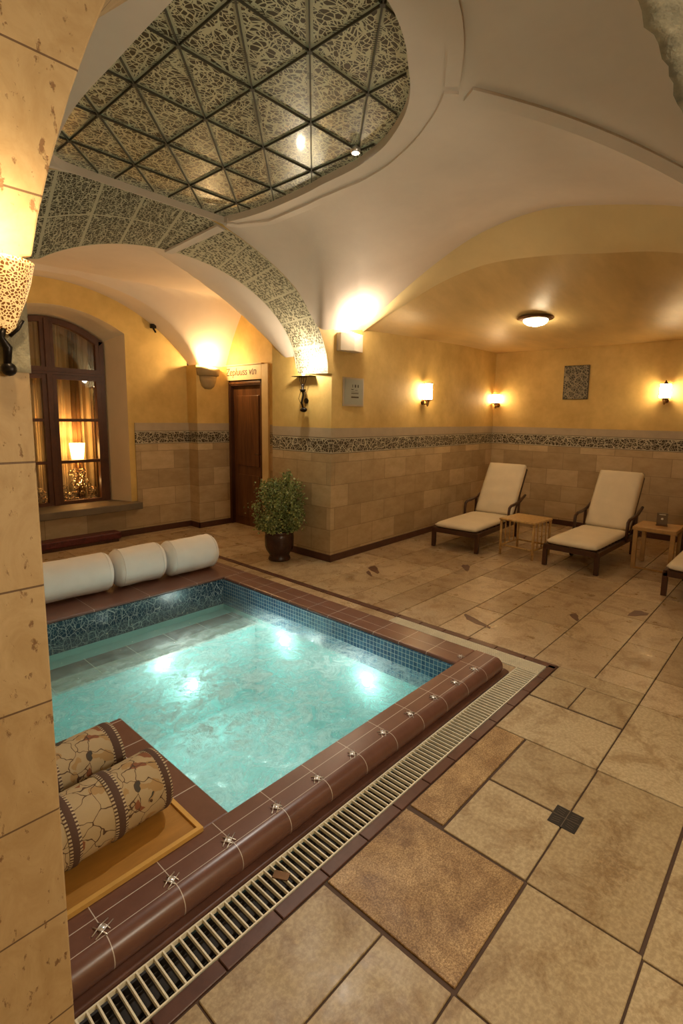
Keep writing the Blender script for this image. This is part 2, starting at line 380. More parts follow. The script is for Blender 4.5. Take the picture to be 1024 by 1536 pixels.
# ------------------------------------------------------------------ mesh helpers
class MB:
    def __init__(s): s.bm = bmesh.new(); s.uv = None
    def box(s, x0, x1, y0, y1, z0, z1, mat=None):
        vs = [s.bm.verts.new((x, y, z)) for z in (z0, z1) for y in (y0, y1) for x in (x0, x1)]
        for f in ((0, 2, 3, 1), (4, 5, 7, 6), (0, 1, 5, 4), (2, 6, 7, 3), (0, 4, 6, 2), (1, 3, 7, 5)):
            q = s.bm.faces.new([vs[i] for i in f])
            if mat is not None: q.material_index = mat
        return vs
    def obox(s, c, size, rot=None):
        hx, hy, hz = (k / 2 for k in size)
        vs = s.box(-hx, hx, -hy, hy, -hz, hz)
        mt = Matrix.Translation(Vector(c)) @ (rot or Matrix.Identity(4))
        for v in vs: v.co = mt @ v.co
    def bar(s, a, b, w, h, up=(0, 0, 1)):
        a, b = Vector(a), Vector(b); d = (b - a); L = d.length; d.normalize()
        u = Vector(up); r = d.cross(u)
        if r.length < 1e-4: r = d.cross(Vector((1, 0, 0)))
        r.normalize(); u = r.cross(d)
        rot = Matrix((d, -r, u)).transposed().to_4x4()
        s.obox((a + b) / 2, (L, w, h), rot)
    def tube(s, pts, r, n=10, closed=False, cap=True):
        pts = [Vector(p) for p in pts]; N = len(pts); rr = r if isinstance(r, (list, tuple)) else [r] * N
        rings = []; prev = None
        for i, p in enumerate(pts):
            if closed: d = pts[(i + 1) % N] - pts[i - 1]
            else: d = pts[min(i + 1, N - 1)] - pts[max(i - 1, 0)]
            d.normalize()
            if prev is None:
                a = Vector((0, 0, 1)) if abs(d.z) < .9 else Vector((1, 0, 0)); u = d.cross(a).normalized()
            else:
                u = (prev - d * prev.dot(d)).normalized()
            prev = u; w = d.cross(u)
            rings.append([s.bm.verts.new(p + (u * math.cos(2 * PI * k / n) + w * math.sin(2 * PI * k / n)) * rr[i]) for k in range(n)])
        for i in range(N if closed else N - 1):
            A, B = rings[i], rings[(i + 1) % N]
            for k in range(n): s.bm.faces.new((A[k], A[(k + 1) % n], B[(k + 1) % n], B[k])).smooth = True
        if cap and not closed: s.bm.faces.new(rings[0][::-1]); s.bm.faces.new(rings[-1])
    def lathe(s, prof, n=32, axis='z', c=(0, 0, 0), cap=True, arc=1.0):
        rings = []
        cnt = n if arc >= 1 else n + 1
        for r, h in prof:
            ring = []
            for k in range(cnt):
                a = 2 * PI * arc * k / n; x, y = r * math.cos(a), r * math.sin(a)
                p = (x, y, h) if axis == 'z' else ((h, x, y) if axis == 'x' else (x, h, y))
                ring.append(s.bm.verts.new((p[0] + c[0], p[1] + c[1], p[2] + c[2])))
            rings.append(ring)
        for A, B in zip(rings, rings[1:]):
            for k in range(n if arc >= 1 else n): 
                if arc < 1 and k == n: break
                s.bm.faces.new((A[k], A[(k + 1) % cnt], B[(k + 1) % cnt], B[k])).smooth = True
        if cap and arc >= 1:
            for ring in (rings[0][::-1], rings[-1]):
                try: s.bm.faces.new(ring)
                except ValueError: pass
    def prism(s, pts, z0, z1):
        a = [s.bm.verts.new((x, y, z0)) for x, y in pts]; b = [s.bm.verts.new((x, y, z1)) for x, y in pts]
        n = len(pts); s.bm.faces.new(a[::-1]); s.bm.faces.new(b)
        for i in range(n): s.bm.faces.new((a[i], a[(i + 1) % n], b[(i + 1) % n], b[i]))
    def prismY(s, pts, y0, y1):   # pts in x, z
        a = [s.bm.verts.new((x, y0, z)) for x, z in pts]; b = [s.bm.verts.new((x, y1, z)) for x, z in pts]
        n = len(pts); s.bm.faces.new(a); s.bm.faces.new(b[::-1])
        for i in range(n): s.bm.faces.new((a[i], b[i], b[(i + 1) % n], a[(i + 1) % n]))
    def prismX(s, pts, x0, x1):   # pts in y, z
        a = [s.bm.verts.new((x0, y, z)) for y, z in pts]; b = [s.bm.verts.new((x1, y, z)) for y, z in pts]
        n = len(pts); s.bm.faces.new(a[::-1]); s.bm.faces.new(b)
        for i in range(n): s.bm.faces.new((a[i], a[(i + 1) % n], b[(i + 1) % n], b[i]))
    def grid(s, rows, smooth=True, uvs=None, closeu=False):
        V = [[s.bm.verts.new(p) for p in r] for r in rows]
        uvl = s.bm.loops.layers.uv.verify() if uvs else None
        for i in range(len(V) - 1):
            m = len(V[i])
            for j in range(m if closeu else m - 1):
                f = s.bm.faces.new((V[i][j], V[i][(j + 1) % m], V[i + 1][(j + 1) % m], V[i + 1][j])); f.smooth = smooth
                if uvs:
                    for lp, (a, b) in zip(f.loops, ((i, j), (i, (j + 1) % m), (i + 1, (j + 1) % m), (i + 1, j))): lp[uvl].uv = uvs[a][b]
        return V
    def sphere(s, c, r, seg=16, sc=(1, 1, 1)):
        res = bmesh.ops.create_uvsphere(s.bm, u_segments=seg, v_segments=max(6, seg // 2), radius=r)
        for v in res['verts']:
            v.co = Vector((v.co.x * sc[0], v.co.y * sc[1], v.co.z * sc[2])) + Vector(c)
            for f in v.link_faces: f.smooth = True
    def build(s, name, mat, parent=None, bevel=0, seg=2, recalc=True, solid=0, sub=0):
        if recalc: bmesh.ops.recalc_face_normals(s.bm, faces=s.bm.faces)
        me = bpy.data.meshes.new(name); s.bm.to_mesh(me); s.bm.free()
        o = bpy.data.objects.new(name, me); C.objects.link(o)
        for mm in (mat if isinstance(mat, list) else [mat]): me.materials.append(mm)
        if parent is not None: o.parent = parent
        if sub:
            q = o.modifiers.new('subd', 'SUBSURF'); q.levels = sub; q.render_levels = sub
        if solid:
            q = o.modifiers.new('solid', 'SOLIDIFY'); q.thickness = solid; q.offset = 0
        if bevel:
            q = o.modifiers.new('bev', 'BEVEL'); q.width = bevel; q.segments = seg; q.limit_method = 'ANGLE'
        return o

def thing(name, label, cat, loc=(0, 0, 0), rotz=0, group=None):
    o = bpy.data.objects.new(name, None); C.objects.link(o)
    o.location = loc; o.rotation_euler = (0, 0, rotz); o.empty_display_size = .1
    o['label'] = label; o['category'] = cat
    if group: o['group'] = group
    return o
def tag(o, label, cat, group=None, kind=None):
    o['label'] = label; o['category'] = cat
    if group: o['group'] = group
    if kind: o['kind'] = kind
    return o
def struct(o, label=None, cat=None):
    o['kind'] = 'structure'
    if label: o['label'] = label; o['category'] = cat
    return o
def dup(root, loc, rotz, label):
    def cp(o, par):
        c = o.copy(); C.objects.link(c); c.parent = par
        for ch in o.children: cp(ch, c)
        return c
    r = cp(root, None); r.location = loc; r.rotation_euler = (0, 0, rotz); r['label'] = label
    return r
def point(name, loc, w, col=(1, .72, .42), r=.03):
    l = bpy.data.lights.new(name, 'POINT'); l.energy = w; l.color = col; l.shadow_soft_size = r
    o = bpy.data.objects.new(name, l); C.objects.link(o); o.location = loc; return o
def spot(name, loc, target, w, size, blend=.6, col=(1, .8, .55), r=.03):
    l = bpy.data.lights.new(name, 'SPOT'); l.energy = w; l.color = col; l.shadow_soft_size = r
    l.spot_size = math.radians(size); l.spot_blend = blend
    o = bpy.data.objects.new(name, l); C.objects.link(o); o.location = loc
    o.rotation_euler = (Vector(target) - Vector(loc)).to_track_quat('-Z', 'Y').to_euler(); return o

# ------------------------------------------------------------------ curves of the vaults
def A1(x):      # near edge of the patterned arch, plane y = 3.76
    return 1.97 + 1.14 * math.sqrt(max(0, 1 - ((x - 1.95) / 1.87) ** 2))
def A2(x):      # its far edge, plane y = 4.29
    if x < 1.37: return 2.62 + (x - 1.37) * .56
    return 1.99 + .925 * math.sqrt(max(0, 1 - ((x - 2.45) / 1.43) ** 2))
def P1(x, y=6.42):
    d = x - 2.2; m = 1 - .38 * max(0, math.sin(PI * min(1, max(0, (6.42 - y) / 1.95))))
    return 2.98 - (.22 * d * d + .024 * d ** 4) * m
def P2(y):
    d = y - 5.83
    return 2.905 - (1.2 * d + 1.1 * d * d if d > 0 else -.45 * d + .21 * d * d)
def cat(pts, n=6):
    out = []
    P = [Vector(p) for p in pts]
    for i in range(len(P) - 1):
        p0, p1, p2, p3 = P[max(i - 1, 0)], P[i], P[i + 1], P[min(i + 2, len(P) - 1)]
        for k in range(n):
            t = k / n
            out.append(.5 * ((2 * p1) + (p2 - p0) * t + (2 * p0 - 5 * p1 + 4 * p2 - p3) * t * t + (3 * p1 - p0 - 3 * p2 + p3) * t ** 3))
    out.append(P[-1]); return out
def yw(x): return 3.76 + (x - 3.877) * .0366

# ------------------------------------------------------------------ floor
fl = MB()
for r in ((-1.6, 7.9, -1.8, 1.13), (3.14, 7.9, 1.13, 6.6), (-1.6, 3.14, 4.5, 6.6), (-1.6, .0, 1.13, 4.5)):
    fl.box(r[0], r[1], r[2], r[3], -.12, -.006)
floor = struct(fl.build('floor', M['grout']), 'large beige limestone slabs with dark joints around the pool', 'floor')

def tiles(name, rects, mat, gap=.0045, z=0.0, seed=1, bev=.002):
    rnd = random.Random(seed); bm = bmesh.new(); col = []
    for (x0, x1, y0, y1) in rects:
        t = rnd.random(); g_ = gap
        vs = [bm.verts.new((x, y, zz)) for zz in (-.01, z) for y in (y0 + g_, y1 - g_) for x in (x0 + g_, x1 - g_)]
        for f in ((4, 5, 7, 6), (0, 1, 5, 4), (2, 6, 7, 3), (0, 4, 6, 2), (1, 3, 7, 5)): bm.faces.new([vs[i] for i in f])
        col += [t] * 8
    me = bpy.data.meshes.new(name); bm.to_mesh(me); bm.free()
    a = me.attributes.new('tone', 'FLOAT', 'POINT'); a.data.foreach_set('value', col)
    me.materials.append(mat); o = bpy.data.objects.new(name, me); C.objects.link(o); o.parent = floor
    b = o.modifiers.new('bev', 'BEVEL'); b.width = bev; b.segments = 1
    return o
near = [(.62, 1.10, .83, 1.08), (.62, 1.10, .585, .83), (1.10, 1.565, .225, .58), (.62, 1.10, .225, .585), (1.57, 1.945, .585, .915), (1.95, 2.33, .585, .915),
        (1.565, 2.33, .235, .585), (2.33, 2.74, .59, 1.08), (2.75, 3.045, .865, 1.08), (2.75, 3.045, .59, .865),
        (2.33, 3.06, .235, .59), (3.045, 3.205, .59, 1.08), (.62, 1.55, -.2, .225), (1.55, 2.2, -.2, .23), (2.2, 3.05, -.2, .235)]
# near slabs to the left of the drain strip
near += [(-.1, .62, .83, 1.08), (-.1, .62, .4, .83), (-.1, .62, -.2, .4), (-.9, -.1, -.2, .5), (-.9, -.1, .5, 1.08)]
tiles('limestone_slab', near, M['tile'], .0036, 0, 3)
tiles('granular_slab', [(1.11, 1.565, .585, 1.08), (1.585, 2.33, .92, 1.08)], M['tilerough'], .0036, 0.0004, 5)
far = []
rnd = random.Random(11)
rowsY = [-.2, .235, .59, .865, 1.245, 1.72, 1.98, 2.36, 2.62, 2.9, 3.36, 3.9]
special = {2: [3.205, 3.44, 3.90, 4.40, 5.1, 5.75, 6.4, 7.1, 7.9], 3: [3.205, 3.7, 4.42, 4.95, 5.62, 6.2, 7.0, 7.9], 4: [3.205, 3.85, 4.64, 5.3, 5.9, 6.6, 7.9],
           1: [3.06, 3.44, 4.39, 5.0, 5.7, 6.5, 7.9], 0: [3.05, 3.9, 4.6, 5.3, 6.1, 7.0, 7.9]}
for i in range(len(rowsY) - 1):
    if i in special: xs = special[i]
    else:
        xs = [3.205]
        while xs[-1] < 7.5: xs.append(xs[-1] + rnd.uniform(.38, .82))
        xs[-1] = 7.9
    for a, b in zip(xs, xs[1:]): far.append((a, b, rowsY[i], rowsY[i + 1]))
rowsB = [3.9, 4.3, 4.62, 5.05, 5.4, 5.85, 6.2, 6.6]
for i in range(len(rowsB) - 1):
    x = 3.205 if rowsB[i + 1] < 5.1 else 0.0
    while x < 4.3:
        w = rnd.uniform(.38, .8); far.append((x, min(x + w, 4.4), rowsB[i], rowsB[i + 1])); x += w
for a, b in ((0, .7), (.7, 1.4), (1.4, 2.1), (2.1, 2.83)): far.append((a, b, 4.5, 5.05))
tiles('worn_slab', far, M['tilefar'], .0032, 0, 9)
tiles('pale_edge_slab', [(3.0, 3.14, 2.32 + .36 * k, 2.68 + .36 * k) for k in range(7)] + [(2.83, 3.0, 4.5, 5.05)], M['tilefar'], .002, 0.0, 13)
# dark border strip of small tiles
db = [(-.1 + .205 * k, .105 + .205 * k, 1.082, 1.133) for k in range(16)] + [(3.142, 3.203, 1.085 + .205 * k, 1.29 + .205 * k) for k in range(19)]
tiles('border_tile', db, M['terracotta'], .0022, .001, 15)
# small dark inlays let into the slabs
inl = MB()
for cx, cy, a, L, W in ((4.00, 3.25, .9, .13, .045), (4.73, 2.61, .6, .12, .04), (3.50, 1.83, 1.2, .15, .035), (4.13, 1.30, .5, .08, .03), (4.56, .95, -.4, .10, .05), (3.86, 3.20, .9, .09, .02)):
    pts = []
    for k in range(10):
        t = 2 * PI * k / 10; r = 1 + .25 * math.sin(3 * t + cx)
        x, y = L * math.cos(t) * r, W * math.sin(t) * r
        pts.append((cx + x * math.cos(a) - y * math.sin(a), cy + x * math.sin(a) + y * math.cos(a)))
    inl.prism(pts, -.004, .0012)
inl.build('stone_inlay', M['inlay'], floor)

# ------------------------------------------------------------------ walls
def layers(footprint, name, top, plaster, label, stone='blocks'):
    b = MB(); b.prism(footprint, 1.42, top); w = b.build(name, plaster); struct(w, label, 'wall')
    for nm, z0, z1, mt in (('stone_facing', 0, 1.152, M[stone]), ('mosaic_frieze', 1.152, 1.318, M['frieze']), ('taupe_band', 1.318, 1.42, M['band'])):
        q = MB(); q.prism(footprint, z0, z1); q.build(nm, mt, w, bevel=.002 if nm != 'mosaic_frieze' else 0)
    return w
pier = [(3.877, 3.76), (7.70, yw(7.7)), (7.70, 4.15), (4.40, 4.15), (4.40, 4.70), (3.877, 4.70)]
layers(pier, 'wall_side', 2.75, M['yellow'], 'ochre plaster wall above stone facing and mosaic band, beside the sun loungers')
layers([(7.70, 4.15), (7.70, -1.8), (7.9, -1.8), (7.9, 4.15)], 'wall_back', 3.0, M['yellow'], 'ochre wall behind the sun loungers with a mosaic band')
# wall with the door: x = 4.33 plane, opening y 5.43..6.21, z 0..2.0
for i, (y0, y1) in enumerate(((4.68, 5.43), (6.21, 6.45))):
    layers([(4.33, y0), (4.45, y0), (4.45, y1), (4.33, y1)], 'wall_door' if i == 0 else 'wall_door_far', 3.1, M['yellow'], 'ochre wall around the wooden door' if i == 0 else 'narrow ochre wall between the door and the pilaster')
b = MB(); b.box(4.33, 4.45, 5.43, 6.21, 2.0, 3.1); struct(b.build('wall_lintel', M['yellow']), 'ochre wall above the wooden door', 'wall')
layers([(3.82, 6.18), (4.34, 6.18), (4.34, 6.60), (3.82, 6.60)], 'wall_pilaster', 2.18, M['yellow'], 'corner pilaster between the window wall and the door')
# window wall with splayed arched opening
WX0, WX1, FX0, FX1 = 1.48, 3.0, 1.603, 2.867
def wtop(x):   # opening edge on the wall face
    d = (x - 2.24) / .76; return 2.49 + .22 * max(0, 1 - d * d)
def ftop(x):
    d = (x - 2.235) / .632; return 2.40 + .22 * max(0, 1 - d * d)
win_seg = 24
ws = MB()
xs = [WX0 + (WX1 - WX0) * k / win_seg for k in range(win_seg + 1)]
ws.prismY([(-1.6, .30), (WX0, .30), (WX0, 2.49)] + [(x, wtop(x)) for x in xs[1:-1]] + [(WX1, 2.49), (WX1, .30), (3.83, .30), (3.83, 3.2), (-1.6, 3.2)], 6.42, 6.44)
wwin = struct(ws.build('wall_window', M['yellow']), 'ochre wall with the arched window at the far end', 'wall')
for nm, z0, z1, mt in (('stone_facing', 0, 1.152, M['blocks']), ('mosaic_frieze', 1.152, 1.318, M['frieze']), ('taupe_band', 1.318, 1.42, M['band'])):
    q = MB(); q.box(WX1 + .075, 3.82, 6.405, 6.42, z0, z1)
    if z0 == 0: q.box(-1.6, WX1 + .075, 6.405, 6.42, 0, .36)
    q.build(nm, mt, wwin)
rv = MB()
outer = [(WX1, .30)] + [(WX1, .3 + 2.19 * k / 6) for k in range(1, 6)] + [(x, wtop(x)) for x in reversed(xs)] + [(WX0, .3)]
fx = [FX0 + (FX1 - FX0) * k / win_seg for k in range(win_seg + 1)]
inner = [(FX1, .30)] + [(FX1, .3 + 2.10 * k / 6) for k in range(1, 6)] + [(x, ftop(x)) for x in reversed(fx)] + [(FX0, .3)]
rv.grid([[(x, 6.42, z) for x, z in outer], [(x, 6.80, z) for x, z in inner]], smooth=False)
rv.build('window_reveal', M['reveal'], wwin, recalc=False)
# baseboards
def skirt(name, pts, h=.075, t=.016):
    b = MB()
    for (p, q, n) in pts:
        p, q, n = Vector((*p, 0)), Vector((*q, 0)), Vector((*n, 0))
        b.prism([tuple(p.xy), tuple(q.xy), tuple((q + n * t).xy), tuple((p + n * t).xy)], 0, h)
    return struct(b.build(name, M['base'], bevel=.003), 'dark brown skirting along the foot of the walls', 'skirting')
skirt('baseboard_side', [((3.861, 3.76), (7.7, yw(7.7)), (0, -1)), ((3.877, 3.76), (3.877, 4.70), (-1, 0)), ((7.7, 3.9), (7.7, -1.8), (-1, 0))])
skirt('baseboard_window', [((2.7, 6.405), (3.82, 6.405), (0, -1)), ((3.82, 6.164), (3.82, 6.42), (-1, 0)), ((3.804, 6.18), (4.33, 6.18), (0, -1)), ((4.33, 4.7), (4.33, 5.30), (-1, 0))])

# outer shell behind the camera
b = MB(); b.box(-1.6, -1.5, -1.8, 6.44, 0, 3.3); struct(b.build('wall_left', M['cream']), 'cream plaster wall beyond the pool', 'wall')
b = MB(); b.box(-1.6, 7.9, -1.9, -1.8, 0, 3.3); struct(b.build('wall_front', M['cream']), 'cream plaster wall behind the viewer', 'wall')

# ------------------------------------------------------------------ arch between the pool bay and the window bay
ar = MB()
NX = 90; X0 = .10
def xa(k, x1): t = k / NX; return X0 + (x1 - X0) * math.sin(t * PI / 2) ** 1.0 if False else X0 + (x1 - X0) * (1 - (1 - t) ** 1.6)
near_e = [(xa(k, 3.82), A1(xa(k, 3.82))) for k in range(NX + 1)]
far_e = [(xa(k, 3.88), A2(xa(k, 3.88))) for k in range(NX + 1)]
ln = [0]
for k in range(NX): ln.append(ln[-1] + math.dist(near_e[k], near_e[k + 1]))
rows, uvs = [], []
for j in range(9):
    t = j / 8
    rows.append([((1 - t) * near_e[k][0] + t * far_e[k][0], 3.76 + .53 * t, (1 - t) * near_e[k][1] + t * far_e[k][1]) for k in range(NX + 1)])
    uvs.append([(ln[k], t * .53) for k in range(NX + 1)])
ar.grid(rows, True, uvs)
arch = struct(ar.build('ceiling_arch', M['archpattern'], recalc=False), 'wide arch with a dark and pale patterned underside', 'arch')
cr = MB()
cr.prismY([near_e[0]] + near_e[1:] + [(3.90, 1.97), (3.90, 3.5), (X0, 3.5)], 3.757, 3.7585)
cr.build('arch_face', M['yellow'], arch)
cr = MB(); cr.prismY(far_e + [(3.90, 1.97), (3.90, 3.5), (X0, 3.5)], 4.291, 4.30)
cr.build('arch_back_face', M['white'], arch)
rb = MB()   # plain rib across the band at its crown, and the pale edge along the near side
for w in (0,):
    rb.grid([[(2.60 - .02 - .0 + d, 3.755, A1(2.58 + d) - .012), (2.42 + d, 4.295, A2(2.42 + d) - .012)] for d in (-.035, .035)], False)
rb.build('cross_rib', M['white'], arch, solid=.02)
# left pier under the arch
b = MB(); b.prism([(-1.5, 3.76), (.10, 3.76), (.18, 4.29), (.18, 4.7), (-1.5, 4.7)], 0, 3.3)
struct(b.build('wall_pier', M['cream']), 'cream pier carrying the far end of the patterned arch', 'wall')

# window bay groin vault
def bayz(x, y):
    z = max(P1(x, y), min(3.02, P2(y) + .5 * (4.33 - x) * min(1, max(0, (6.25 - y) / .4)))); d = (A2(min(x, 3.87)) + .03 if x < 3.88 else 2.05) - z
    return z + max(0, d) * max(0, 1 - (y - 4.29) / .45) ** 1.5
gv = MB(); nx, ny = 110, 60
gv.grid([[(.0 + 4.36 * i / nx, 4.29 + 2.14 * j / ny, bayz(4.36 * i / nx, 4.29 + 2.14 * j / ny)) for i in range(nx + 1)] for j in range(ny + 1)], True)
struct(gv.build('ceiling_window_bay', M['white'], recalc=False), 'cream groin vault over the window bay', 'ceiling')

# ------------------------------------------------------------------ main vault
RZ = 3.10
arch2_top = [(4.354, 3.777, 2.46), (4.354, 3.282, 2.771), (4.354, 2.825, 3.007), (4.354, 2.42, 3.159), (4.354, 1.942, 3.225), (4.354, 1.519, 3.175), (4.354, .872, 3.012), (4.354, .5, 2.80), (4.354, .12, 2.46)]
arch2_bot = [(4.40, 3.80, 2.46), (4.50, 3.387, 2.665), (4.60, 3.05, 2.847), (4.68, 2.70, 2.965), (4.70, 2.391, 2.995), (4.70, 1.95, 2.965), (4.70, 1.504, 2.903), (4.70, .911, 2.793), (4.66, .12, 2.46)]
pairs = [((2.60, 3.745), (2.6, 3.76, A1(2.6))), ((2.64, 3.50), (2.9, 3.76, A1(2.9))), ((2.655, 3.27), (3.2, 3.76, A1(3.2))), ((2.645, 3.0), (3.45, 3.76, A1(3.45))),
    ((2.63, 2.8), (3.68, 3.76, 2.40)), ((2.61, 2.66), (3.877, 3.76, 2.40)), ((2.60, 2.55), (4.1, 3.77, 2.43)), ((2.59, 2.42), arch2_top[0]),
    ((2.565, 2.26), arch2_top[1]), ((2.50, 2.05), arch2_top[2]), ((2.42, 1.90), arch2_top[3]), ((2.33, 1.77), arch2_top[4]), ((2.25, 1.68), arch2_top[5]),
    ((2.17, 1.61), arch2_top[6]), ((2.13, 1.58), arch2_top[7]), ((2.10, 1.56), arch2_top[8]), ((2.0, 1.50), (3.9, .1, 2.6)), ((1.89, 1.435), (3.2, .1, 2.88)),
    ((1.72, 1.367), (2.4, .1, 3.02)), ((1.5, 1.33), (1.6, .1, 3.04)), ((1.3, 1.37), (.8, .1, 2.95)), ((1.18, 1.5), (.0, .1, 2.5)),
    ((1.155, 1.8), (.0, .8, 2.85)), ((1.155, 2.03), (.0, 1.6, 3.0)), ((1.165, 2.42), (.0, 2.2, 3.0)), ((1.185, 2.97), (.0, 2.9, 2.9)),
    ((1.27, 3.5), (.0, 3.4, 2.7)), ((1.34, 3.70), (.12, 3.76, A1(.12))), ((1.45, 3.745), (.8, 3.76, A1(.8))), ((1.7, 3.745), (1.5, 3.76, A1(1.5))),
    ((2.0, 3.745), (2.0, 3.76, A1(2.0))), ((2.3, 3.745), (2.3, 3.76, A1(2.3)))]
def densify(pairs, n=5):
    out = []; L = len(pairs)
    corner_i = {0, 7, 15, 21, 27}
    for i in range(L):
        def get(j, s):
            q = pairs[j % L][s]; return Vector(q if len(q) == 3 else (*q, RZ))
        for k in range(n):
            t = k / n; res = []
            for s in (0, 1):
                p1, p2 = get(i, s), get(i + 1, s)
                p0 = p1 if i in corner_i else get(i - 1, s)
                p3 = p2 if (i + 1) % L in corner_i else get(i + 2, s)
                res.append(.5 * ((2 * p1) + (p2 - p0) * t + (2 * p0 - 5 * p1 + 4 * p2 - p3) * t * t + (3 * p1 - p0 - 3 * p2 + p3) * t ** 3))
            out.append(res)
    return out
DP = densify(pairs)
def vpt(r, bnd, t):
    p = r.lerp(bnd, t); L = max(1e-6, (bnd - r).length)
    flat_t = min(.6, .13 / max(L, .14))
    s = 0 if t < flat_t else (t - flat_t) / (1 - flat_t)
    z = (RZ - .035) + (bnd.z - (RZ - .035)) * (s ** 2.1)
    return Vector((p.x, p.y, z))
vm = MB(); NT = 36
vrows = [[vpt(r, bb, (k / NT) ** 1.25) for (r, bb) in DP] for k in range(NT + 1)]
lip = [Vector((r.x, r.y, RZ + .03)) for r, bb in DP]
vm.grid([lip] + vrows, True, closeu=True)
vault = struct(vm.build('ceiling', M['white'], recalc=False), 'white plaster vault over the pool with a teardrop-shaped glazed opening', 'ceiling')
vault.modifiers.new('e', 'EDGE_SPLIT').split_angle = math.radians(45)
# raised mouldings: ring round the opening and a rib towards the near corner
def rail(pts, w, h, closed=False):
    rb = MB(); rows = []
    for i, p in enumerate(pts):
        d = (pts[min(i + 1, len(pts) - 1)] - pts[max(i - 1, 0)]); d.z = 0; d.normalize(); nrm = Vector((-d.y, d.x, 0))
        rows.append([p + nrm * w + Vector((0, 0, .03)), p + nrm * w - Vector((0, 0, h)), p - nrm * w - Vector((0, 0, h)), p - nrm * w + Vector((0, 0, .03))])
    V = rb.grid(rows, False); rb.bm.faces.new(V[0]); rb.bm.faces.new(V[-1][::-1]); return rb
def ringpt(i, dist):
    r, bb = DP[i % len(DP)]; L = (bb - r).xy.length if hasattr((bb - r), 'xy') else 1
    return vpt(r, bb, min(.9, dist / max(L, .2)))
k0 = 5; 
ring1 = [ringpt(i, .21 if i > 9 else .06 + .015 * i) for i in range(1, 74)]
rail(ring1, .034, .012).build('ring_moulding', M['white'], vault, recalc=False)
ring2 = [ringpt(i, .21) for i in range(77, 108)]
rail(ring2, .034, .012).build('ring_moulding', M['white'], vault, recalc=False)
ci = 75
rib = [vpt(*DP[ci], .11 + .89 * k / 30) for k in range(31)]
rail(rib, .046, .014).build('groin_moulding', M['white'], vault, recalc=False)

# glazed, patterned panel with bars
gp = MB(); vs = [gp.bm.verts.new((r.x, r.y, RZ + .02)) for r, bb in DP]; gp.bm.faces.new(vs[::-1])
panel = tag(gp.build('ceiling_panel', M['ceilglass'], recalc=False, solid=.012), 'teardrop-shaped patterned glass panel set in the white vault above the pool', 'glass panel')
_c = Vector((1.9, 2.6)); poly = [(r.x + (_c.x - r.x) * .02, r.y + (_c.y - r.y) * .02) for r, bb in DP]
def inside(x, y):
    c = False
    for i in range(len(poly)):
        (x1, y1), (x2, y2) = poly[i - 1], poly[i]
        if (y1 > y) != (y2 > y) and x < (x2 - x1) * (y - y1) / (y2 - y1) + x1: c = not c
    return c
def clipline(p, q, w, mat, nm):
    runs = []; cur = []
    for k in range(301):
        t = k / 300; x, y = p[0] + (q[0] - p[0]) * t, p[1] + (q[1] - p[1]) * t
        if inside(x, y): cur.append((x, y))
        elif cur: runs.append(cur); cur = []
    if cur: runs.append(cur)
    for r in runs:
        if len(r) > 3:
            b = MB(); b.bar((*r[0], RZ + .008), (*r[-1], RZ + .008), w, .012); b.build(nm, mat, panel)
for k in range(5): clipline((.94 + .39 * k, 1.2), (.94 + .39 * k, 3.8), .004, M['bar'], 'glazing_bar')
for k in range(7): clipline((1.0, 1.417 + .403 * k), (2.8, 1.417 + .403 * k), .003, M['bar'], 'glazing_bar')
for k in range(-6, 5):
    x0 = .94 + .39 * k; clipline((x0, 1.82 - .806), (x0 + .39 * 7.2, 1.82 - .806 + .403 * 7.2), .0065, M['bar'], 'glazing_bar')
nb = MB()
for i in range(5):
    for j in range(7):
        x, y = .94 + .39 * i, 1.417 + .403 * j
        if inside(x, y) and inside(x + .03, y) and inside(x, y + .03) and inside(x - .03, y): nb.lathe([(.012, RZ + .001), (.012, RZ + .012)], 10, 'z', (x, y, 0))
nb.build('bar_boss', M['bar'], panel)
eb = MB(); eb.tube([(1.165, 1.75, RZ + .01), (1.165, 2.03, RZ + .01), (1.172, 2.42, RZ + .01), (1.192, 2.97, RZ + .01), (1.24, 3.3, RZ + .01)], .010, 8); eb.build('edge_bar', M['barpale'], panel)
# small spot let into the edge of the opening
sp = thing('ceiling_spotlight', 'small bright spotlight at the rim of the patterned glass ceiling panel', 'spotlight', (2.46, 2.21, 3.09))
b = MB(); b.lathe([(.026, -.012), (.030, .0), (.030, .02)], 20); b.build('bezel', M['steel'], sp)
b = MB(); b.lathe([(.001, -.014), (.019, -.0135)], 20, cap=False); b.build('lens', M['glowspot'], sp)

# arch into the lounger alcove: cream band
tp = cat(arch2_top, 8); bt = cat(arch2_bot, 8)
bd = MB(); rows = []
for j in range(9):
    t = j / 8; rows.append([a.lerp(c, t) + Vector((0, 0, -.02 * math.sin(PI * t))) for a, c in zip(tp, bt)])
bd.grid(rows, True)
struct(bd.build('ceiling_alcove_arch', M['cream'], recalc=False), 'broad cream arch band between the white vault and the lounger alcove', 'arch')
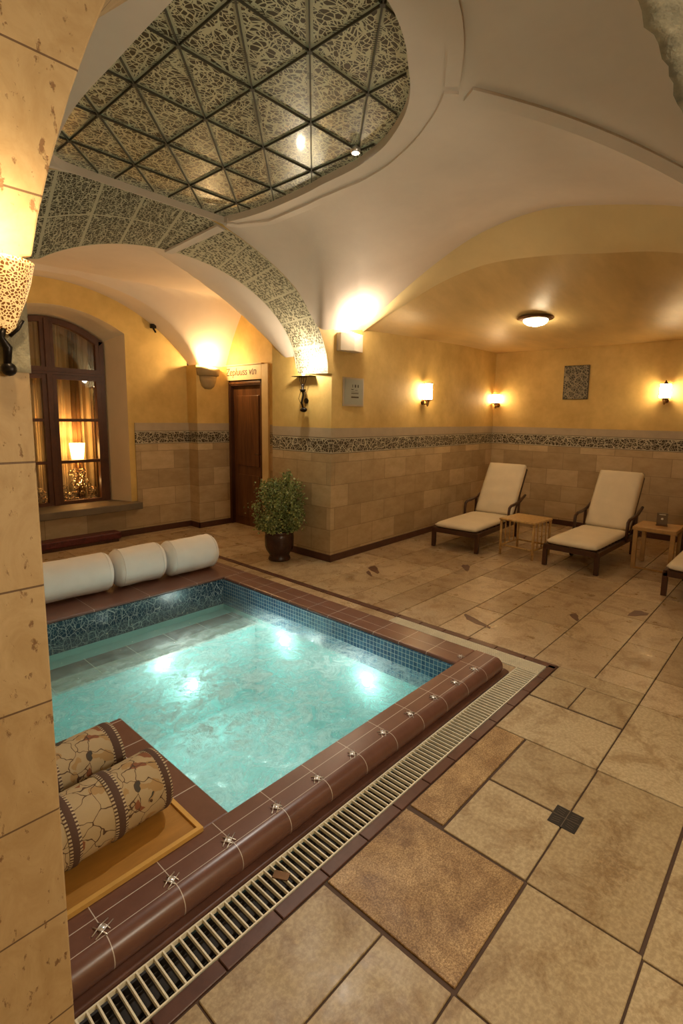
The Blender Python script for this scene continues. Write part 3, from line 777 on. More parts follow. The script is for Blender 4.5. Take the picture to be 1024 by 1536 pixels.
# alcove ceiling
rows = []
for j in range(25):
    t = j / 24; row = []
    for c in bt:
        e = Vector((7.72, c.y if c.y > .2 else .12, 2.55)); 
        if c.y > 3.2: e.y = c.y + (c.y - 3.2) / .6 * .10
        if c.y < .2: e.y = -.3
        p = c.lerp(e, t); p.z = 2.55 + (c.z - 2.55) * (1 - t) ** 3
        if c.z < 2.55: p.z = c.z + (2.55 - c.z) * min(1, t * 1.5)
        p.z += .008 * noise.noise(p * 2.2)
        row.append(p)
    rows.append(row)
ac = MB(); ac.grid(rows, True)
struct(ac.build('ceiling_alcove', M['ochre'], recalc=False), 'low ochre ceiling over the sun loungers', 'ceiling')
b = MB(); b.box(4.3, 7.9, -.34, -.24, 0, 3.0); struct(b.build('wall_alcove_end', M['yellow']), 'ochre end wall of the lounger alcove', 'wall')
b = MB(); b.box(-1.6, 7.9, -1.9, 6.9, 3.42, 3.5); struct(b.build('ceiling_slab', M['white']), 'plain ceiling slab above the vaults', 'ceiling')
# rough stone arch overhead, near the viewer
def S(x): return 2.46 - .05 * max(0, (x - 1.5)) ** 1.6 - .10 * max(0, 1.0 - x) ** 2 if x < 2.0 else 2.4435 - .09 * (x - 2) ** 2 - .04 * (x - 2)
sr = MB(); rows = []
sx = [-1.4 + 5.7 * k / 120 for k in range(121)]
for j in range(16):
    y = .40 - .55 * j / 15; rows.append([Vector((x, y + .012 * noise.noise(Vector((x * 14, y * 14, 0))), S(x) + .012 * noise.noise(Vector((x * 18, y * 18, 3))))) for x in sx])
top = [Vector((x, .40, 3.3)) for x in sx]
sr.grid([top] + rows + [[Vector((x, -.15, 3.3)) for x in sx]], True)
struct(sr.build('ceiling_stone_arch', M['rough'], recalc=False), 'rough stone arch crossing overhead at the top corner', 'arch')
b = MB(); b.box(4.2, 4.5, -.24, .05, 0, 3.1); struct(b.build('wall_stone_pier', M['rough']), 'rough stone pier under the overhead arch', 'wall')

# ------------------------------------------------------------------ foreground pillar
pc = MB()
prof = [(.340, 0), (.340, 1.828), (.357, 1.832), (.372, 1.905), (.397, 2.0), (.441, 2.143), (.482, 2.254), (.518, 2.342), (.60, 2.50), (.72, 2.68), (.95, 2.92), (1.3, 3.12), (1.3, 3.3), (-.7, 3.3), (-.7, 0)]
pc.prismY(prof, 1.12, 1.86)
struct(pc.build('wall_pillar', M['travertine'], bevel=.004), 'tall foreground pillar of warm travertine blocks flaring out at its head', 'pillar')
b = MB(); rnd = random.Random(2)
rows = [[Vector((.29 + .052 * i / 8, 1.119 - (.006 + .005 * noise.noise(Vector((i * 1.7, j * 1.3, 0)))) * (0 if i in (0, 8) or j in (0, 18) else 1), 1.62 + .13 * j / 18)) for i in range(9)] for j in range(19)]
b.grid(rows, True); b.grid([[rows[j][8], rows[j][8] + Vector((0.001, .03, 0))] for j in range(19)], False)
b.build('rough_patch', M['rough'], bpy.data.objects['wall_pillar'])

# ------------------------------------------------------------------ pool
pool = thing('pool', 'sunken heated pool with red-brown tiled kerb and blue mosaic waterline', 'pool', (0, 0, 0))
Z0, ZB, WZ = .10, -.85, -.05
bs = MB()
# walls and floor of the L-shaped basin
Lp = [(1.0, 1.475), (2.61, 1.475), (2.61, 3.87), (.2, 3.87), (.2, 2.36), (1.0, 2.36)]
v0 = [bs.bm.verts.new((x, y, ZB)) for x, y in Lp]; v1 = [bs.bm.verts.new((x, y, Z0 - .02)) for x, y in Lp]
bs.bm.faces.new(v0)
for i in range(6): bs.bm.faces.new((v0[i], v1[i], v1[(i + 1) % 6], v0[(i + 1) % 6]))
bs.build('basin', M['basin'], pool, recalc=False)
def arcprof(y_in, y_out, z, r=.05):
    pts = [(y_in, z), (y_out + r, z)]
    for k in range(1, 11):
        a = PI / 2 + k * (PI * .80) / 10; pts.append((y_out + r + r * math.cos(a), z - r + r * math.sin(a)))
    pts += [(y_out + .045, -.005), (y_in, -.005)]
    return pts
b = MB(); b.prismX(arcprof(1.475, 1.292, Z0, .05), .345, 2.85); o = b.build('bullnose_kerb', M['coping_near'], pool); 
for p in o.data.polygons: p.use_smooth = abs(p.normal.x) < .5
o.modifiers.new('e', 'EDGE_SPLIT').split_angle = math.radians(35)
b = MB(); b.prismX([(1.273, -.01), (1.273, .012), (1.30, .020), (1.35, .020), (1.35, -.01)], .345, 2.9); b.build('kerb_base_tile', M['terracotta'], pool, bevel=.003)
b = MB(); b.box(2.61, 2.85, 1.475, 3.87, -.005, Z0); b.build('side_coping', M['coping_side'], pool, bevel=.012, seg=3)
b = MB(); b.box(.2, 2.85, 3.87, 4.50, -.005, Z0); b.build('far_coping', M['coping_far'], pool, bevel=.010, seg=3)
b = MB(); b.prism([(.345, 1.475), (1.0, 1.475), (1.0, 2.36), (.2, 2.36), (.2, 1.87), (.345, 1.87)], -.005, Z0); b.build('platform', M['platform'], pool, bevel=.006, seg=2)
b = MB(); b.box(2.602, 2.612, 1.475, 3.87, WZ - .10, Z0 - .022); b.build('mosaic_band', M['mosaic'], pool)
b = MB(); b.box(.2, 2.61, 3.862, 3.872, WZ - .10, Z0 - .022); b.build('mosaic_band', M['mosaic_crazed'], pool)
b = MB(); b.box(.2, 2.604, 3.40, 3.864, ZB, -.20); b.build('bench', M['basin'], pool)
b = MB(); b.box(.2, 2.604, 3.385, 3.56, -.21, -.195); b.build('bench_edge_tile', M['benchtile'], pool)
b = MB(); b.box(.2, 2.604, 3.56, 3.73, -.21, -.194); b.build('bench_dark_tile', M['nosing'], pool)
b = MB()
for k in range(8):
    b = MB(); b.box(.45 + .3 * k, .453 + .3 * k, 3.39, 3.74, -.197, -.193); b.build('grout_line', M['ivory'], pool)
# silver ornaments along the kerb
def ornament(x, y, s=1.0, rz=0.0, par=pool):
    b = MB(); rr = random.Random(int(x * 1000))
    ca, sa = math.cos(rz * .25 + .4), math.sin(rz * .25 + .4)
    def rot(u, v, z): return (x + u * ca - v * sa, y + u * sa + v * ca, Z0 + z)
    for sg in (-1, 1):
        o_ = .008 * s * sg; L = .030 * s * rr.uniform(.8, 1.15)
        b.tube([rot(-L, o_, .002), rot(0, o_ * 1.2, .006), rot(L, o_, .002)], .0019 * s, 6)
        L = .024 * s * rr.uniform(.8, 1.15)
        b.tube([rot(o_, -L, .002), rot(o_ * 1.2, 0, .006), rot(o_, L, .002)], .0019 * s, 6)
    q = .009 * s
    b.lathe([(q * 1.2, .001), (q, .005), (.001, .0065)], 12, 'z', (x, y, Z0))
    b.build('silver_ornament', M['steel'], par)
for k in range(11): ornament(.5 + .215 * k - (.004 * k), 1.368 - .001 * k, 1.0, .3 * k)
ornament(2.70, 1.50, .8, .2)
# underwater lamps
def poollamp(p, n, r=.035):
    b = MB(); n = Vector(n); q = n.to_track_quat('Z', 'Y').to_matrix().to_4x4(); q.translation = Vector(p)
    b.lathe([(.001, .010), (r * .7, .009), (r, .002)], 20, cap=False)
    for v in b.bm.verts: v.co = q @ v.co
    o = b.build('underwater_lamp', M['glowwater'], pool)
    c = MB(); c.lathe([(r, .0), (r * 1.25, .004), (r * 1.25, .0)], 20, cap=False)
    for v in c.bm.verts: v.co = q @ v.co
    c.build('lamp_rim', M['steel'], o)
    return o
for p, n in (((2.60, 3.04, -.25), (-1, 0, 0)), ((2.60, 2.165, -.27), (-1, 0, 0)), ((1.78, 3.384, -.26), (0, -1, 0)), ((2.0, 3.384, -.52), (0, -1, 0))):
    poollamp(p, n)
    point('pool_light', (p[0] + n[0] * .10, p[1] + n[1] * .10, p[2]), 3.1, (1.0, 1.0, .92), .03)
point('pool_light', (1.35, 1.60, -.45), 3.6, (1.0, 1.0, .92), .03)
poollamp((1.35, 1.478, -.45), (0, 1, 0))
# water
wt = MB(); 
def wave(x, y): return .009 * noise.fractal(Vector((x * 5, y * 5, .3)), .8, 2.1, 4)
for (x0, x1, y0, y1) in ((1.0, 2.604, 1.475, 3.864), (.2, 1.0, 2.36, 3.864)):
    nx, ny = int((x1 - x0) / .02), int((y1 - y0) / .02)
    wt.grid([[(x0 + (x1 - x0) * i / nx, y0 + (y1 - y0) * j / ny, WZ + wave(x0 + (x1 - x0) * i / nx, y0 + (y1 - y0) * j / ny)) for i in range(nx + 1)] for j in range(ny + 1)], True)
tag(wt.build('pool_water', M['water'], recalc=False), 'churning turquoise water filling the pool', 'water', kind='stuff')

# ------------------------------------------------------------------ drain grates
ch = MB(); ch.box(.345, 3.14, 1.13, 1.275, -.06, -.035); ch.box(2.85, 3.14, 1.275, 4.5, -.06, -.035); ch.build('drain_channel', M['void'], floor)
gr = thing('drain_grate', 'long ivory slatted grate along the near kerb of the pool', 'grate', (0, 0, 0), 0)
b = MB(); 
for y in (1.137, 1.268): b.box(.345, 3.0, y - .0024, y + .0024, -.014, .002)
b.build('rim', M['ivory'], gr, bevel=.001)
b = MB(); x = .36
while x < 3.0:
    b.box(x - .0024, x + .0024, 1.137, 1.268, -.012, .001); x += .0265
b.build('slats', M['ivory'], gr)
b = MB(); b.box(.345, 3.0, 1.170, 1.173, -.03, -.013); b.box(.345, 3.0, 1.235, 1.238, -.03, -.013); b.build('support_rail', M['void'], gr)
b = MB(); b.obox((1.02, 1.205, .003), (.03, .055, .004), Matrix.Rotation(.5, 4, 'Z')); b.build('catch_plate', M['bronze'], gr)
g2 = thing('drain_grate', 'ivory grate with lengthwise bars turning the far corner of the pool kerb', 'grate', (0, 0, 0), 0)
b = MB()
for k in range(8):
    xx = 3.012 + .0178 * k; b.box(xx - .0028, xx + .0028, 1.137, 2.32, -.014, .0015)
b.build('bars', M['ivory'], g2)
for k in range(7):
    b = MB(); b.box(3.01, 3.14, 1.3 + .16 * k, 1.306 + .16 * k, -.02, -.003); b.build('cross_bar', M['ivory'], g2)
b = MB(); b.box(2.85, 3.0, 1.275, 4.5, -.035, -.002); b.build('gutter_ledge', M['tilefar'], floor)

# floor drain
fd = thing('floor_drain', 'small square black drain cover set in the slabs near the grate', 'drain', (1.94, .585, 0))
b = MB(); b.box(-.055, .055, -.052, .052, -.004, .0025); b.build('cover', flat('drain_black', (.018, .013, .010), .45), fd, bevel=.001)
b = MB()
b.box(-.055, .055, -.0012, .0012, .002, .0036); b.box(-.0012, .0012, -.052, .052, .002, .0036)
for sx in (-1, 1):
    for sy in (-1, 1):
        for k in range(3): b.bar((sx * (.012 + .012 * k), sy * .012, .003), (sx * (.018 + .012 * k), sy * .040, .003), .0012, .0012)
b.build('scored_lines', M['void'] if False else flat('scored', (.14, .11, .08), .5), fd)

# ------------------------------------------------------------------ bolsters
def pad(x0, x1, r, ends=.03, n=40, m=24, squash=1.0, lump=.004, seed=0, pinch=()):
    prof = []
    for k in range(m + 1):
        t = k / m; x = x0 + (x1 - x0) * t; d = min(x - x0, x1 - x)
        f = 1 if d >= ends else math.sqrt(max(0, 1 - ((ends - d) / ends) ** 2)) * .35 + .65
        prof.append((x, r * f))
    rows = []
    for x, rr in prof:
        row = []
        for k in range(n):
            a = 2 * PI * k / n; q = rr * (1 + lump / r * noise.noise(Vector((x * 7 + seed, math.cos(a) * 1.4, math.sin(a) * 1.4))))
            row.append((x, q * math.cos(a), q * math.sin(a) * squash))
        rows.append(row)
    return rows
def endcap(b, V, rev):
    c = Vector((0, 0, 0))
    for v in V: c += v.co
    c /= len(V); c.x += (-.012 if rev else .012); w = b.bm.verts.new(c)
    for k in range(len(V)):
        f = b.bm.faces.new((V[k], V[(k + 1) % len(V)], w) if rev else (V[(k + 1) % len(V)], V[k], w)); f.smooth = True
lab = ['plain white rolled cushion at the far end, nearest the potted plant', 'plain white rolled cushion in the middle of the row of three', 'plain white rolled cushion of the row, partly hidden by the pillar']
for i, (x0, x1, yy, r, tl) in enumerate(((2.240, 2.73, 4.22, .156, 0), (1.795, 2.215, 4.24, .158, 0), (1.02, 1.768, 4.25, .154, 0))):
    L = x1 - x0
    t = thing('rolled_cushion', lab[i], 'rolled cushion', ((x0 + x1) / 2, yy, Z0 + .007), -.01 * i, 'white rolled cushions on the far coping')
    b = MB(); rows = pad(-L / 2, L / 2, r, .05, 48, 40, 1.0, .006, i * 3.1)
    V = b.grid([[(p[0], p[1], p[2] + r) for p in rw] for rw in rows], True, closeu=True); endcap(b, V[0], True); endcap(b, V[-1], False)
    b.build('cover', M['towel'], t)
    for e in ((L / 2 - .045), (-L / 2 + .045)):
        b = MB(); b.tube([(e, r * 1.004 * math.cos(2 * PI * k / 40), r + r * 1.004 * math.sin(2 * PI * k / 40)) for k in range(40)], .0028, 6, closed=True)
        b.build('piping', M['towel'], t)

def bolster(loc, L, r, label, bands, rz=0.0, seed=0):
    t = thing('patterned_bolster', label, 'bolster', loc, rz, 'patterned bolsters beside the pillar')
    b = MB(); rows = pad(-L, 0, r, .025, 48, 40, 1.0, .003, seed)
    V = b.grid([[(p[0], p[1], p[2] + r) for p in rw] for rw in rows], True, closeu=True); endcap(b, V[0], True); endcap(b, V[-1], False)
    b.build('cover', M['bolster'], t)
    for (c, w) in bands:
        b = MB(); rr, uv = [], []
        for j in range(5):
            x = c - w / 2 + w * j / 4; q = r * (1.018 if c < -.03 else .985) + (.003 if 0 < j < 4 else 0)
            rr.append([(x, q * math.cos(2 * PI * k / 48), r + q * math.sin(2 * PI * k / 48)) for k in range(49)]); uv.append([(k / 48, j / 4) for k in range(49)])
        b.grid(rr, True, uv); b.build('woven_border', M['bandcloth'], t, recalc=False)
    return t
bolster((.850, 1.690, Z0 + .0125), .485, .108, 'patterned bolster with vine print lying in the wooden tray', [(-.03, .036), (-.20, .042), (-.345, .038)], .05)
bolster((.810, 1.985, Z0 + .004), .44, .108, 'patterned bolster lying behind the one in the tray, at the water edge', [(-.03, .050), (-.26, .05)], .05, 5.0)
tr = thing('wooden_tray', 'yellow wooden tray with a raised edge on the pool platform', 'tray', (.62, 1.66, Z0))
b = MB(); b.box(-.268, .255, -.18, .10, .001, .008); b.build('base_board', M['traywood'], tr)
b = MB(); b.box(-.27, .268, -.195, -.178, .001, .016); b.box(.252, .268, -.178, .098, .001, .016); b.box(-.27, .268, .098, .115, .001, .016); b.build('raised_edge', M['trayrim'], tr)

# ------------------------------------------------------------------ door
dr = thing('door_1', 'dark brown wooden door in a stone surround behind the potted plant', 'door', (4.33, 5.82, 0)); dr['kind'] = 'structure'
b = MB(); b.box(.05, .09, -.33, .33, .0, 1.94); b.build('door_leaf', M['doorwood'], dr)
b = MB()
for z0, z1 in ((.12, .72), (.84, 1.80)):
    b.box(.038, .052, -.24, .24, z0, z1)
b.build('door_panel', M['doorwood'], dr, bevel=.008)
b = MB(); b.box(-.005, .10, -.39, -.325, 0, 2.0); b.box(-.005, .10, .325, .39, 0, 2.0); b.box(-.005, .10, -.39, .39, 1.93, 2.0); b.build('door_frame', M['darkwood'], dr, bevel=.004)
b = MB(); b.box(-.015, .0, -.375, -.345, 0, 1.98); b.box(-.015, .0, .345, .375, 0, 1.98); b.box(-.015, .0, -.375, .375, 1.95, 1.98); b.build('frame_bead', M['doorwood'], dr, bevel=.004)
b = MB(); b.tube([(.04, -.27, 1.02), (.005, -.27, 1.02), (.005, -.20, 1.02)], .008, 8); b.build('door_handle', M['bronze'], dr)
b = MB(); b.box(-.03, .02, -.52, -.39, 0, 2.19); b.box(-.03, .02, .39, .54, 0, 2.19); b.box(-.03, .02, -.39, .39, 2.0, 2.19); b.build('stone_surround', M['surround'], dr, bevel=.004)
b = MB(); b.box(-.055, .0, -.42, .54, 2.19, 2.205); b.build('lintel_ledge', M['surround'], dr, bevel=.003)
cu = bpy.data.curves.new('painted_lettering', 'FONT'); cu.body = 'Zepluuss v\u03b9n'; cu.size = .14; cu.extrude = .001; cu.shear = .12; cu.space_character = .95; cu.align_x = 'CENTER'
tx = bpy.data.objects.new('painted_lettering', cu); C.objects.link(tx); cu.materials.append(flat('painted_brown', (.10, .025, .008), .6))
tx.parent = dr; tx.location = (-.032, .05, 2.065); tx.rotation_euler = (PI / 2, 0, -PI / 2)

# ------------------------------------------------------------------ window
wn = thing('window_1', 'arched dark wooden window with glowing lamp behind the glass', 'window', (2.235, 6.75, 0)); wn['kind'] = 'structure'
HW = .632
b = MB(); P = []; Q = []
for k in range(25):
    x = -HW + 2 * HW * k / 24; P.append((x, ftop(x + 2.235) + .0)); Q.append((x * (1 - .06 / HW), ftop(x + 2.235) - .06))
for k in range(24): b.prismY([P[k], P[k + 1], Q[k + 1], Q[k]], -.03, .05)
b.box(-HW, -HW + .055, -.03, .05, .34, 2.40); b.box(HW - .055, HW, -.03, .05, .34, 2.40); b.box(-HW, HW, -.032, .05, .34, .41); b.build('window_frame', M['framewood'], wn)
b = MB(); b.box(-.028, .028, -.045, .05, .40, 2.60); b.build('mullion', M['framewood'], wn, bevel=.004)
b = MB(); b.box(-HW + .03, HW - .03, -.048, .049, 1.975, 2.055); b.box(-HW + .03, HW - .03, -.062, -.046, 2.005, 2.022); b.build('transom', M['framewood'], wn)
for s_ in (-1, 1):
    xa_, xb_ = (.028, HW - .055) if s_ > 0 else (-HW + .055, -.028)
    b = MB(); b.box(xa_, xa_ + .05, -.028, .03, .41, 1.975); b.box(xb_ - .05, xb_, -.028, .03, .41, 1.975); b.box(xa_ + .05, xb_ - .05, -.026, .03, .41, .47); b.box(xa_ + .05, xb_ - .05, -.026, .03, 1.92, 1.975)
    o = b.build('sash', M['framewood'], wn)
    for z in (1.445, .945):
        b = MB(); b.box(xa_ + .05, xb_ - .05, -.022, .02, z - .018, z + .018); b.build('muntin', M['framewood'], o)
    b = MB(); b.box(xa_ + .045, xb_ - .045, .004, .008, .465, 1.925); b.build('pane', M['glass'], o)
    b = MB(); P = [(.05 + (HW - .105) * k / 12, ftop(2.235 + .05 + (HW - .105) * k / 12) - .05) for k in range(13)]
    b.prismY([(s_ * x, z) for x, z in ([(.05, 2.05)] + P + [(HW - .055, 2.05)])], .004, .008); b.build('pane', M['glass'], wn)
    b = MB(); b.box(min(s_ * .028, s_ * .07), max(s_ * .028, s_ * .07), -.026, .02, 2.055, 2.57); b.box(min(s_ * (HW - .095), s_ * (HW - .055)), max(s_ * (HW - .095), s_ * (HW - .055)), -.026, .02, 2.055, 2.36)
    b.build('top_sash', M['framewood'], wn)
b = MB(); b.box(-1.0, .845, -.47, .0, .345, .43); b.build('window_sill', M['slate'], wn, bevel=.008)
# curtain and room behind the glass
b = MB(); rows = []
for j in range(2):
    rows.append([(.9 + 2.6 * k / 220, 7.22 + .03 * math.sin(k * .55) + .012 * math.sin(k * 1.7), .3 + 2.6 * j) for k in range(221)])
b.grid(rows, True)
cur = thing('curtain', 'beige pleated curtain hanging behind the window glass', 'curtain', (0, 0, 0))
b.build('cloth', M['curtain'], cur, recalc=False, solid=.004)
b = MB()
for xx, w in ((1.85, .10), (2.33, .12), (2.62, .10), (2.86, .07)):
    b.grid([[(xx + w * k / 10, 7.165 + .014 * math.sin(k * 1.2), .3 + 2.5 * j) for k in range(11)] for j in range(2)], True)
b.build('woven_stripe', mottled('brown_stripe', (.20, .115, .05), .2, 20, .85, .3, 60, stretch=(1, 1, .4)), cur, recalc=False, solid=.004)
b = MB(); b.box(.6, 3.7, 6.80, 7.5, .25, .335); b.build('inner_ledge', M['slate'], wn if False else bpy.data.objects['wall_window'])
b = MB(); b.box(.6, 3.7, 7.45, 7.5, .3, 3.0); b.box(.6, .65, 6.81, 7.5, .3, 3.0); b.box(3.5, 3.55, 6.81, 7.5, .3, 3.0); b.box(.6, 3.7, 6.81, 7.5, 2.95, 3.0); b.box(2.87, 3.6, 6.8, 6.82, .3, 3.0); b.box(.6, 1.49, 6.8, 6.82, .3, 3.0); b.box(1.4, 3.0, 6.8, 6.82, 2.62, 3.0)
b.build('outer_room', M['cream'], bpy.data.objects['wall_window'])
def wirelamp(loc, label, shade, s=1.0):
    t = thing('table_lamp' if shade else 'wire_ornament', label, 'lamp' if shade else 'ornament', loc)
    rr = random.Random(4 if shade else 8)
    b = MB()
    for k in range(72):
        z = .04 + (.44 if shade else .24) * rr.random(); R = (.215 - .25 * abs(z - .12)) * s
        if z > .27: R = .085 * s
        a = rr.random() * 6.28; cx, cy = R * math.cos(a), R * math.sin(a) * .6; q = rr.uniform(.018, .035)
        ax = Vector((rr.uniform(-1, 1), -1, rr.uniform(-1, 1))).normalized(); u = ax.orthogonal().normalized(); w = ax.cross(u)
        b.tube([Vector((cx, cy, z)) + (u * math.cos(i * PI / 5) + w * math.sin(i * PI / 5)) * q for i in range(10)], .0048, 5, closed=True)
    b.build('wire_body', M['wire'], t)
    b = MB(); b.lathe([(.10 * s, 0), (.10 * s, .018), (.02, .03)], 24); b.build('base', M['bronze'], t)
    if shade:
        b = MB(); b.tube([(0, 0, .02), (0, 0, .62)], .008, 8); b.build('stem', M['bronze'], t)
        b = MB(); b.lathe([(.066, .615), (.088, .815)], 32, cap=False); b.build('lamp_shade', M['glowshade'], t, recalc=False, solid=.003)
    return t
wirelamp((2.60, 7.0, .337), 'small lamp with a glowing shade on openwork metal base behind the window', True)
wirelamp((2.02, 6.98, .337), 'silvery wire ornament behind the window glass, next to the pillar edge', False, .8)
point('window_lamp_light', (2.60, 6.98, 1.07), 16, (1, .55, .2), .05)
point('wire_body_fill', (2.60, 6.98, .66), 3, (1, .55, .2), .02)  # added light with no bulb of its own, brightens the wire body

# dark red low bench below the window
rbn = thing('low_bench', 'low oxblood red padded bench on the floor below the window sill', 'bench', (2.1, 6.27, 0))
b = MB()
b.obox((0, 0, .075), (1.3, .17, .09)); b.build('padded_top', M['redbench'], rbn, bevel=.02, seg=3)
b = MB(); b.box(-.64, .62, -.07, .08, 0, .035); b.build('plinth', M['darkwood'], rbn)
# small black bracket on the ochre wall
sb = thing('wall_bracket', 'tiny black bracket high on the ochre wall by the window', 'bracket', (3.36, 6.42, 2.60))
b = MB(); b.box(-.03, .03, -.05, .0, .0, .05); b.bar((0, -.03, .0), (.02, -.05, -.05), .02, .02); b.build('body', M['iron'], sb)

# ------------------------------------------------------------------ lamps on the walls
def lantern(loc, rz, label, kind):
    # local frame: wall at +y, lamp projects towards -y
    t = thing('wall_lantern', label, 'wall lamp', loc, rz, 'wall lanterns in the lounger alcove')
    w = .055 if kind != 1 else .062
    hg = .20 if kind == 0 else (.13 if kind == 1 else .17)
    b = MB()
    if kind == 2: b.box(-w, w, -.13, -.03, -hg / 2, hg / 2)
    else: b.lathe([(w, -hg / 2), (w, hg / 2)], 28, 'z', (0, -.08, 0))
    b.build('glass_shade', M['glow'], t)
    b = MB()
    if kind == 2:
        for sx in (-1, 1):
            for y in (-.135, -.025): b.box(sx * (w + .003) - .003, sx * (w + .003) + .003, y - .003, y + .003, -hg / 2 - .01, hg / 2 + .01)
        for z in (-hg / 2 - .008, hg / 2 + .002): b.box(-w - .008, w + .008, -.14, -.02, z, z + .007)
        b.box(-.003, .003, -.138, -.132, -hg / 2, hg / 2)
        b.build('cage', M['bronze'], t)
        b = MB(); b.lathe([(.03, hg / 2 + .008), (.012, hg / 2 + .03), (.006, hg / 2 + .05)], 14, 'z', (0, -.08, 0)); b.build('finial', M['bronze'], t)
    else:
        b.lathe([(w + .004, hg / 2 - .002), (w + .004, hg / 2 + .010), (.012, hg / 2 + .014)], 28, 'z', (0, -.08, 0)); b.build('cap', M['bronze'], t)
        b = MB(); b.lathe([(.012, -hg / 2 - .014), (w + .004, -hg / 2 - .010), (w + .004, -hg / 2 + .002)], 28, 'z', (0, -.08, 0)); b.build('lower_ring', M['brass'], t)
    b = MB(); b.lathe([(.006, -hg / 2 - .085), (.020, -hg / 2 - .06), (.018, -hg / 2 - .045), (.034, -hg / 2 - .012)], 18, 'z', (0, -.08, 0)); b.build('drop', M['brass'], t)
    b = MB(); b.tube([(0, -.08, -hg / 2 - .05), (0, -.03, -hg / 2 - .055), (0, .0, -hg / 2 - .03)], .008, 8); b.lathe([(.035, 0), (.03, -.012)], 20, 'y', (0, 0, -hg / 2 - .03)); b.build('bracket', M['bronze'], t)
    return t
y1 = yw(5.60)
lantern((5.60, y1, 1.865), 0, 'lit cylinder wall lamp with brass base on the long side wall', 0)
lantern((7.70, 3.825, 1.845), -PI / 2, 'lit wall lamp tucked into the alcove corner behind the first lounger', 1)
lantern((7.70, 1.52, 1.92), -PI / 2, 'lit square caged lantern on the back wall beside the dark plaque', 2)
for p in ((5.60, y1 - .26, 1.87), (7.42, 3.60, 1.85), (7.42, 1.52, 1.93)): point('lantern_light', p, 1.2, (1, .66, .32), .05)

cl = thing('ceiling_lamp', 'round flush ceiling lamp with white glass glowing over the loungers', 'ceiling lamp', (5.83, 2.50, 2.640))
b = MB(); b.lathe([(.19, .03), (.20, .012), (.17, .0), (.12, -.004)], 40); b.build('mounting_plate', M['bronze'], cl)
b = MB(); b.lathe([(.135, .0), (.125, -.028), (.09, -.052), (.04, -.066), (.001, -.068)], 36, cap=False); b.build('glass_dome', M['glowdome'], cl)
point('ceiling_lamp_light', (5.83, 2.50, 2.46), 4, (1, .78, .48), .08)

# plaster box uplight on the side wall
bx = thing('box_sconce', 'square white plaster uplight box at the foot of the white vault', 'wall lamp', (4.10, yw(4.1), 2.235))
b = MB(); 
pts = [(-.155, 0), (-.155, -.06), (-.02, -.13), (.145, -.10), (.145, 0)]
b.prism(pts, -.03, .15); o = b.build('housing', M['boxwhite'], bx, bevel=.004)
b = MB(); b.box(-.03, .03, -.07, -.02, .157, .165); b.build('bulb', M['glowbulb'], bx)
point('box_sconce_light', (4.10, 3.57, 2.50), 14, (1, .80, .58), .04)

# clay bowl uplight on the corner pilaster
bw = thing('bowl_sconce', 'clay bowl uplight on the corner pilaster beside the door', 'wall lamp', (3.99, 6.18, 1.88))
def halfbowl(b, prof, n=20):
    rows = [[(r * math.cos(PI + PI * k / n), r * .75 * math.sin(PI + PI * k / n), z) for k in range(n + 1)] for r, z in prof]; b.grid(rows, True)
b = MB(); halfbowl(b, [(.165, .27), (.17, .245), (.155, .17), (.125, .165)]); b.build('upper_band', M['bowl'], bw, recalc=False, solid=.008)
b = MB(); halfbowl(b, [(.125, .17), (.115, .10), (.09, .03), (.05, .0), (.001, -.002)]); b.build('lower_bowl', M['bowl'], bw, recalc=False, solid=.006)
b = MB(); b.sphere((0, -.055, .20), .022, 12); b.build('bulb', M['glowbulb'], bw)
point('bowl_light', (3.99, 6.05, 2.22), 22, (1, .66, .30), .03)

# sconce below the patterned arch
sc = thing('iron_sconce', 'black iron scroll bracket lamp on the pier below the patterned arch', 'wall lamp', (3.877, 4.13, 1.58))
b = MB(); b.box(-.09, .0, -.14, .14, .372, .378); b.build('shelf_plate', M['iron'], sc)
b = MB()
b.tube([(-.05, 0, .035), (-.065, .01, .10), (-.055, -.005, .18), (-.06, 0, .25)], .010, 8)
b.lathe([(.02, .21), (.036, .235), (.012, .245), (.02, .28), (.012, .295)], 16, 'z', (-.058, 0, 0)); b.build('stem', M['iron'], sc)
b = MB(); b.sphere((-.055, -.01, .025), .032, 16, (1, 1.5, .8)); b.build('foot', M['iron'], sc)
b = MB()
for dy in (-.045, -.012, .022, .05): b.tube([(-.055, dy * .5, .29), (-.055, dy, .33), (-.05, dy, .374)], .0035, 6)
b.tube([(-.05, .03, .08), (-.075, .045, .14), (-.06, .03, .22)], .003, 6); b.tube([(-.05, -.04, .06), (-.07, -.055, .14), (-.06, -.035, .22)], .003, 6)
b.build('scrolls', M['iron'], sc)
b = MB(); b.lathe([(.03, -.01), (.03, .0)], 16, 'x', (0, 0, .12)); b.build('wall_rose', M['iron'], sc)
b = MB(); b.sphere((-.05, 0, .395), .016, 10); b.build('bulb', M['glowbulb'], sc)
point('iron_sconce_light', (3.70, 4.04, 2.07), 15, (1, .84, .60), .03)

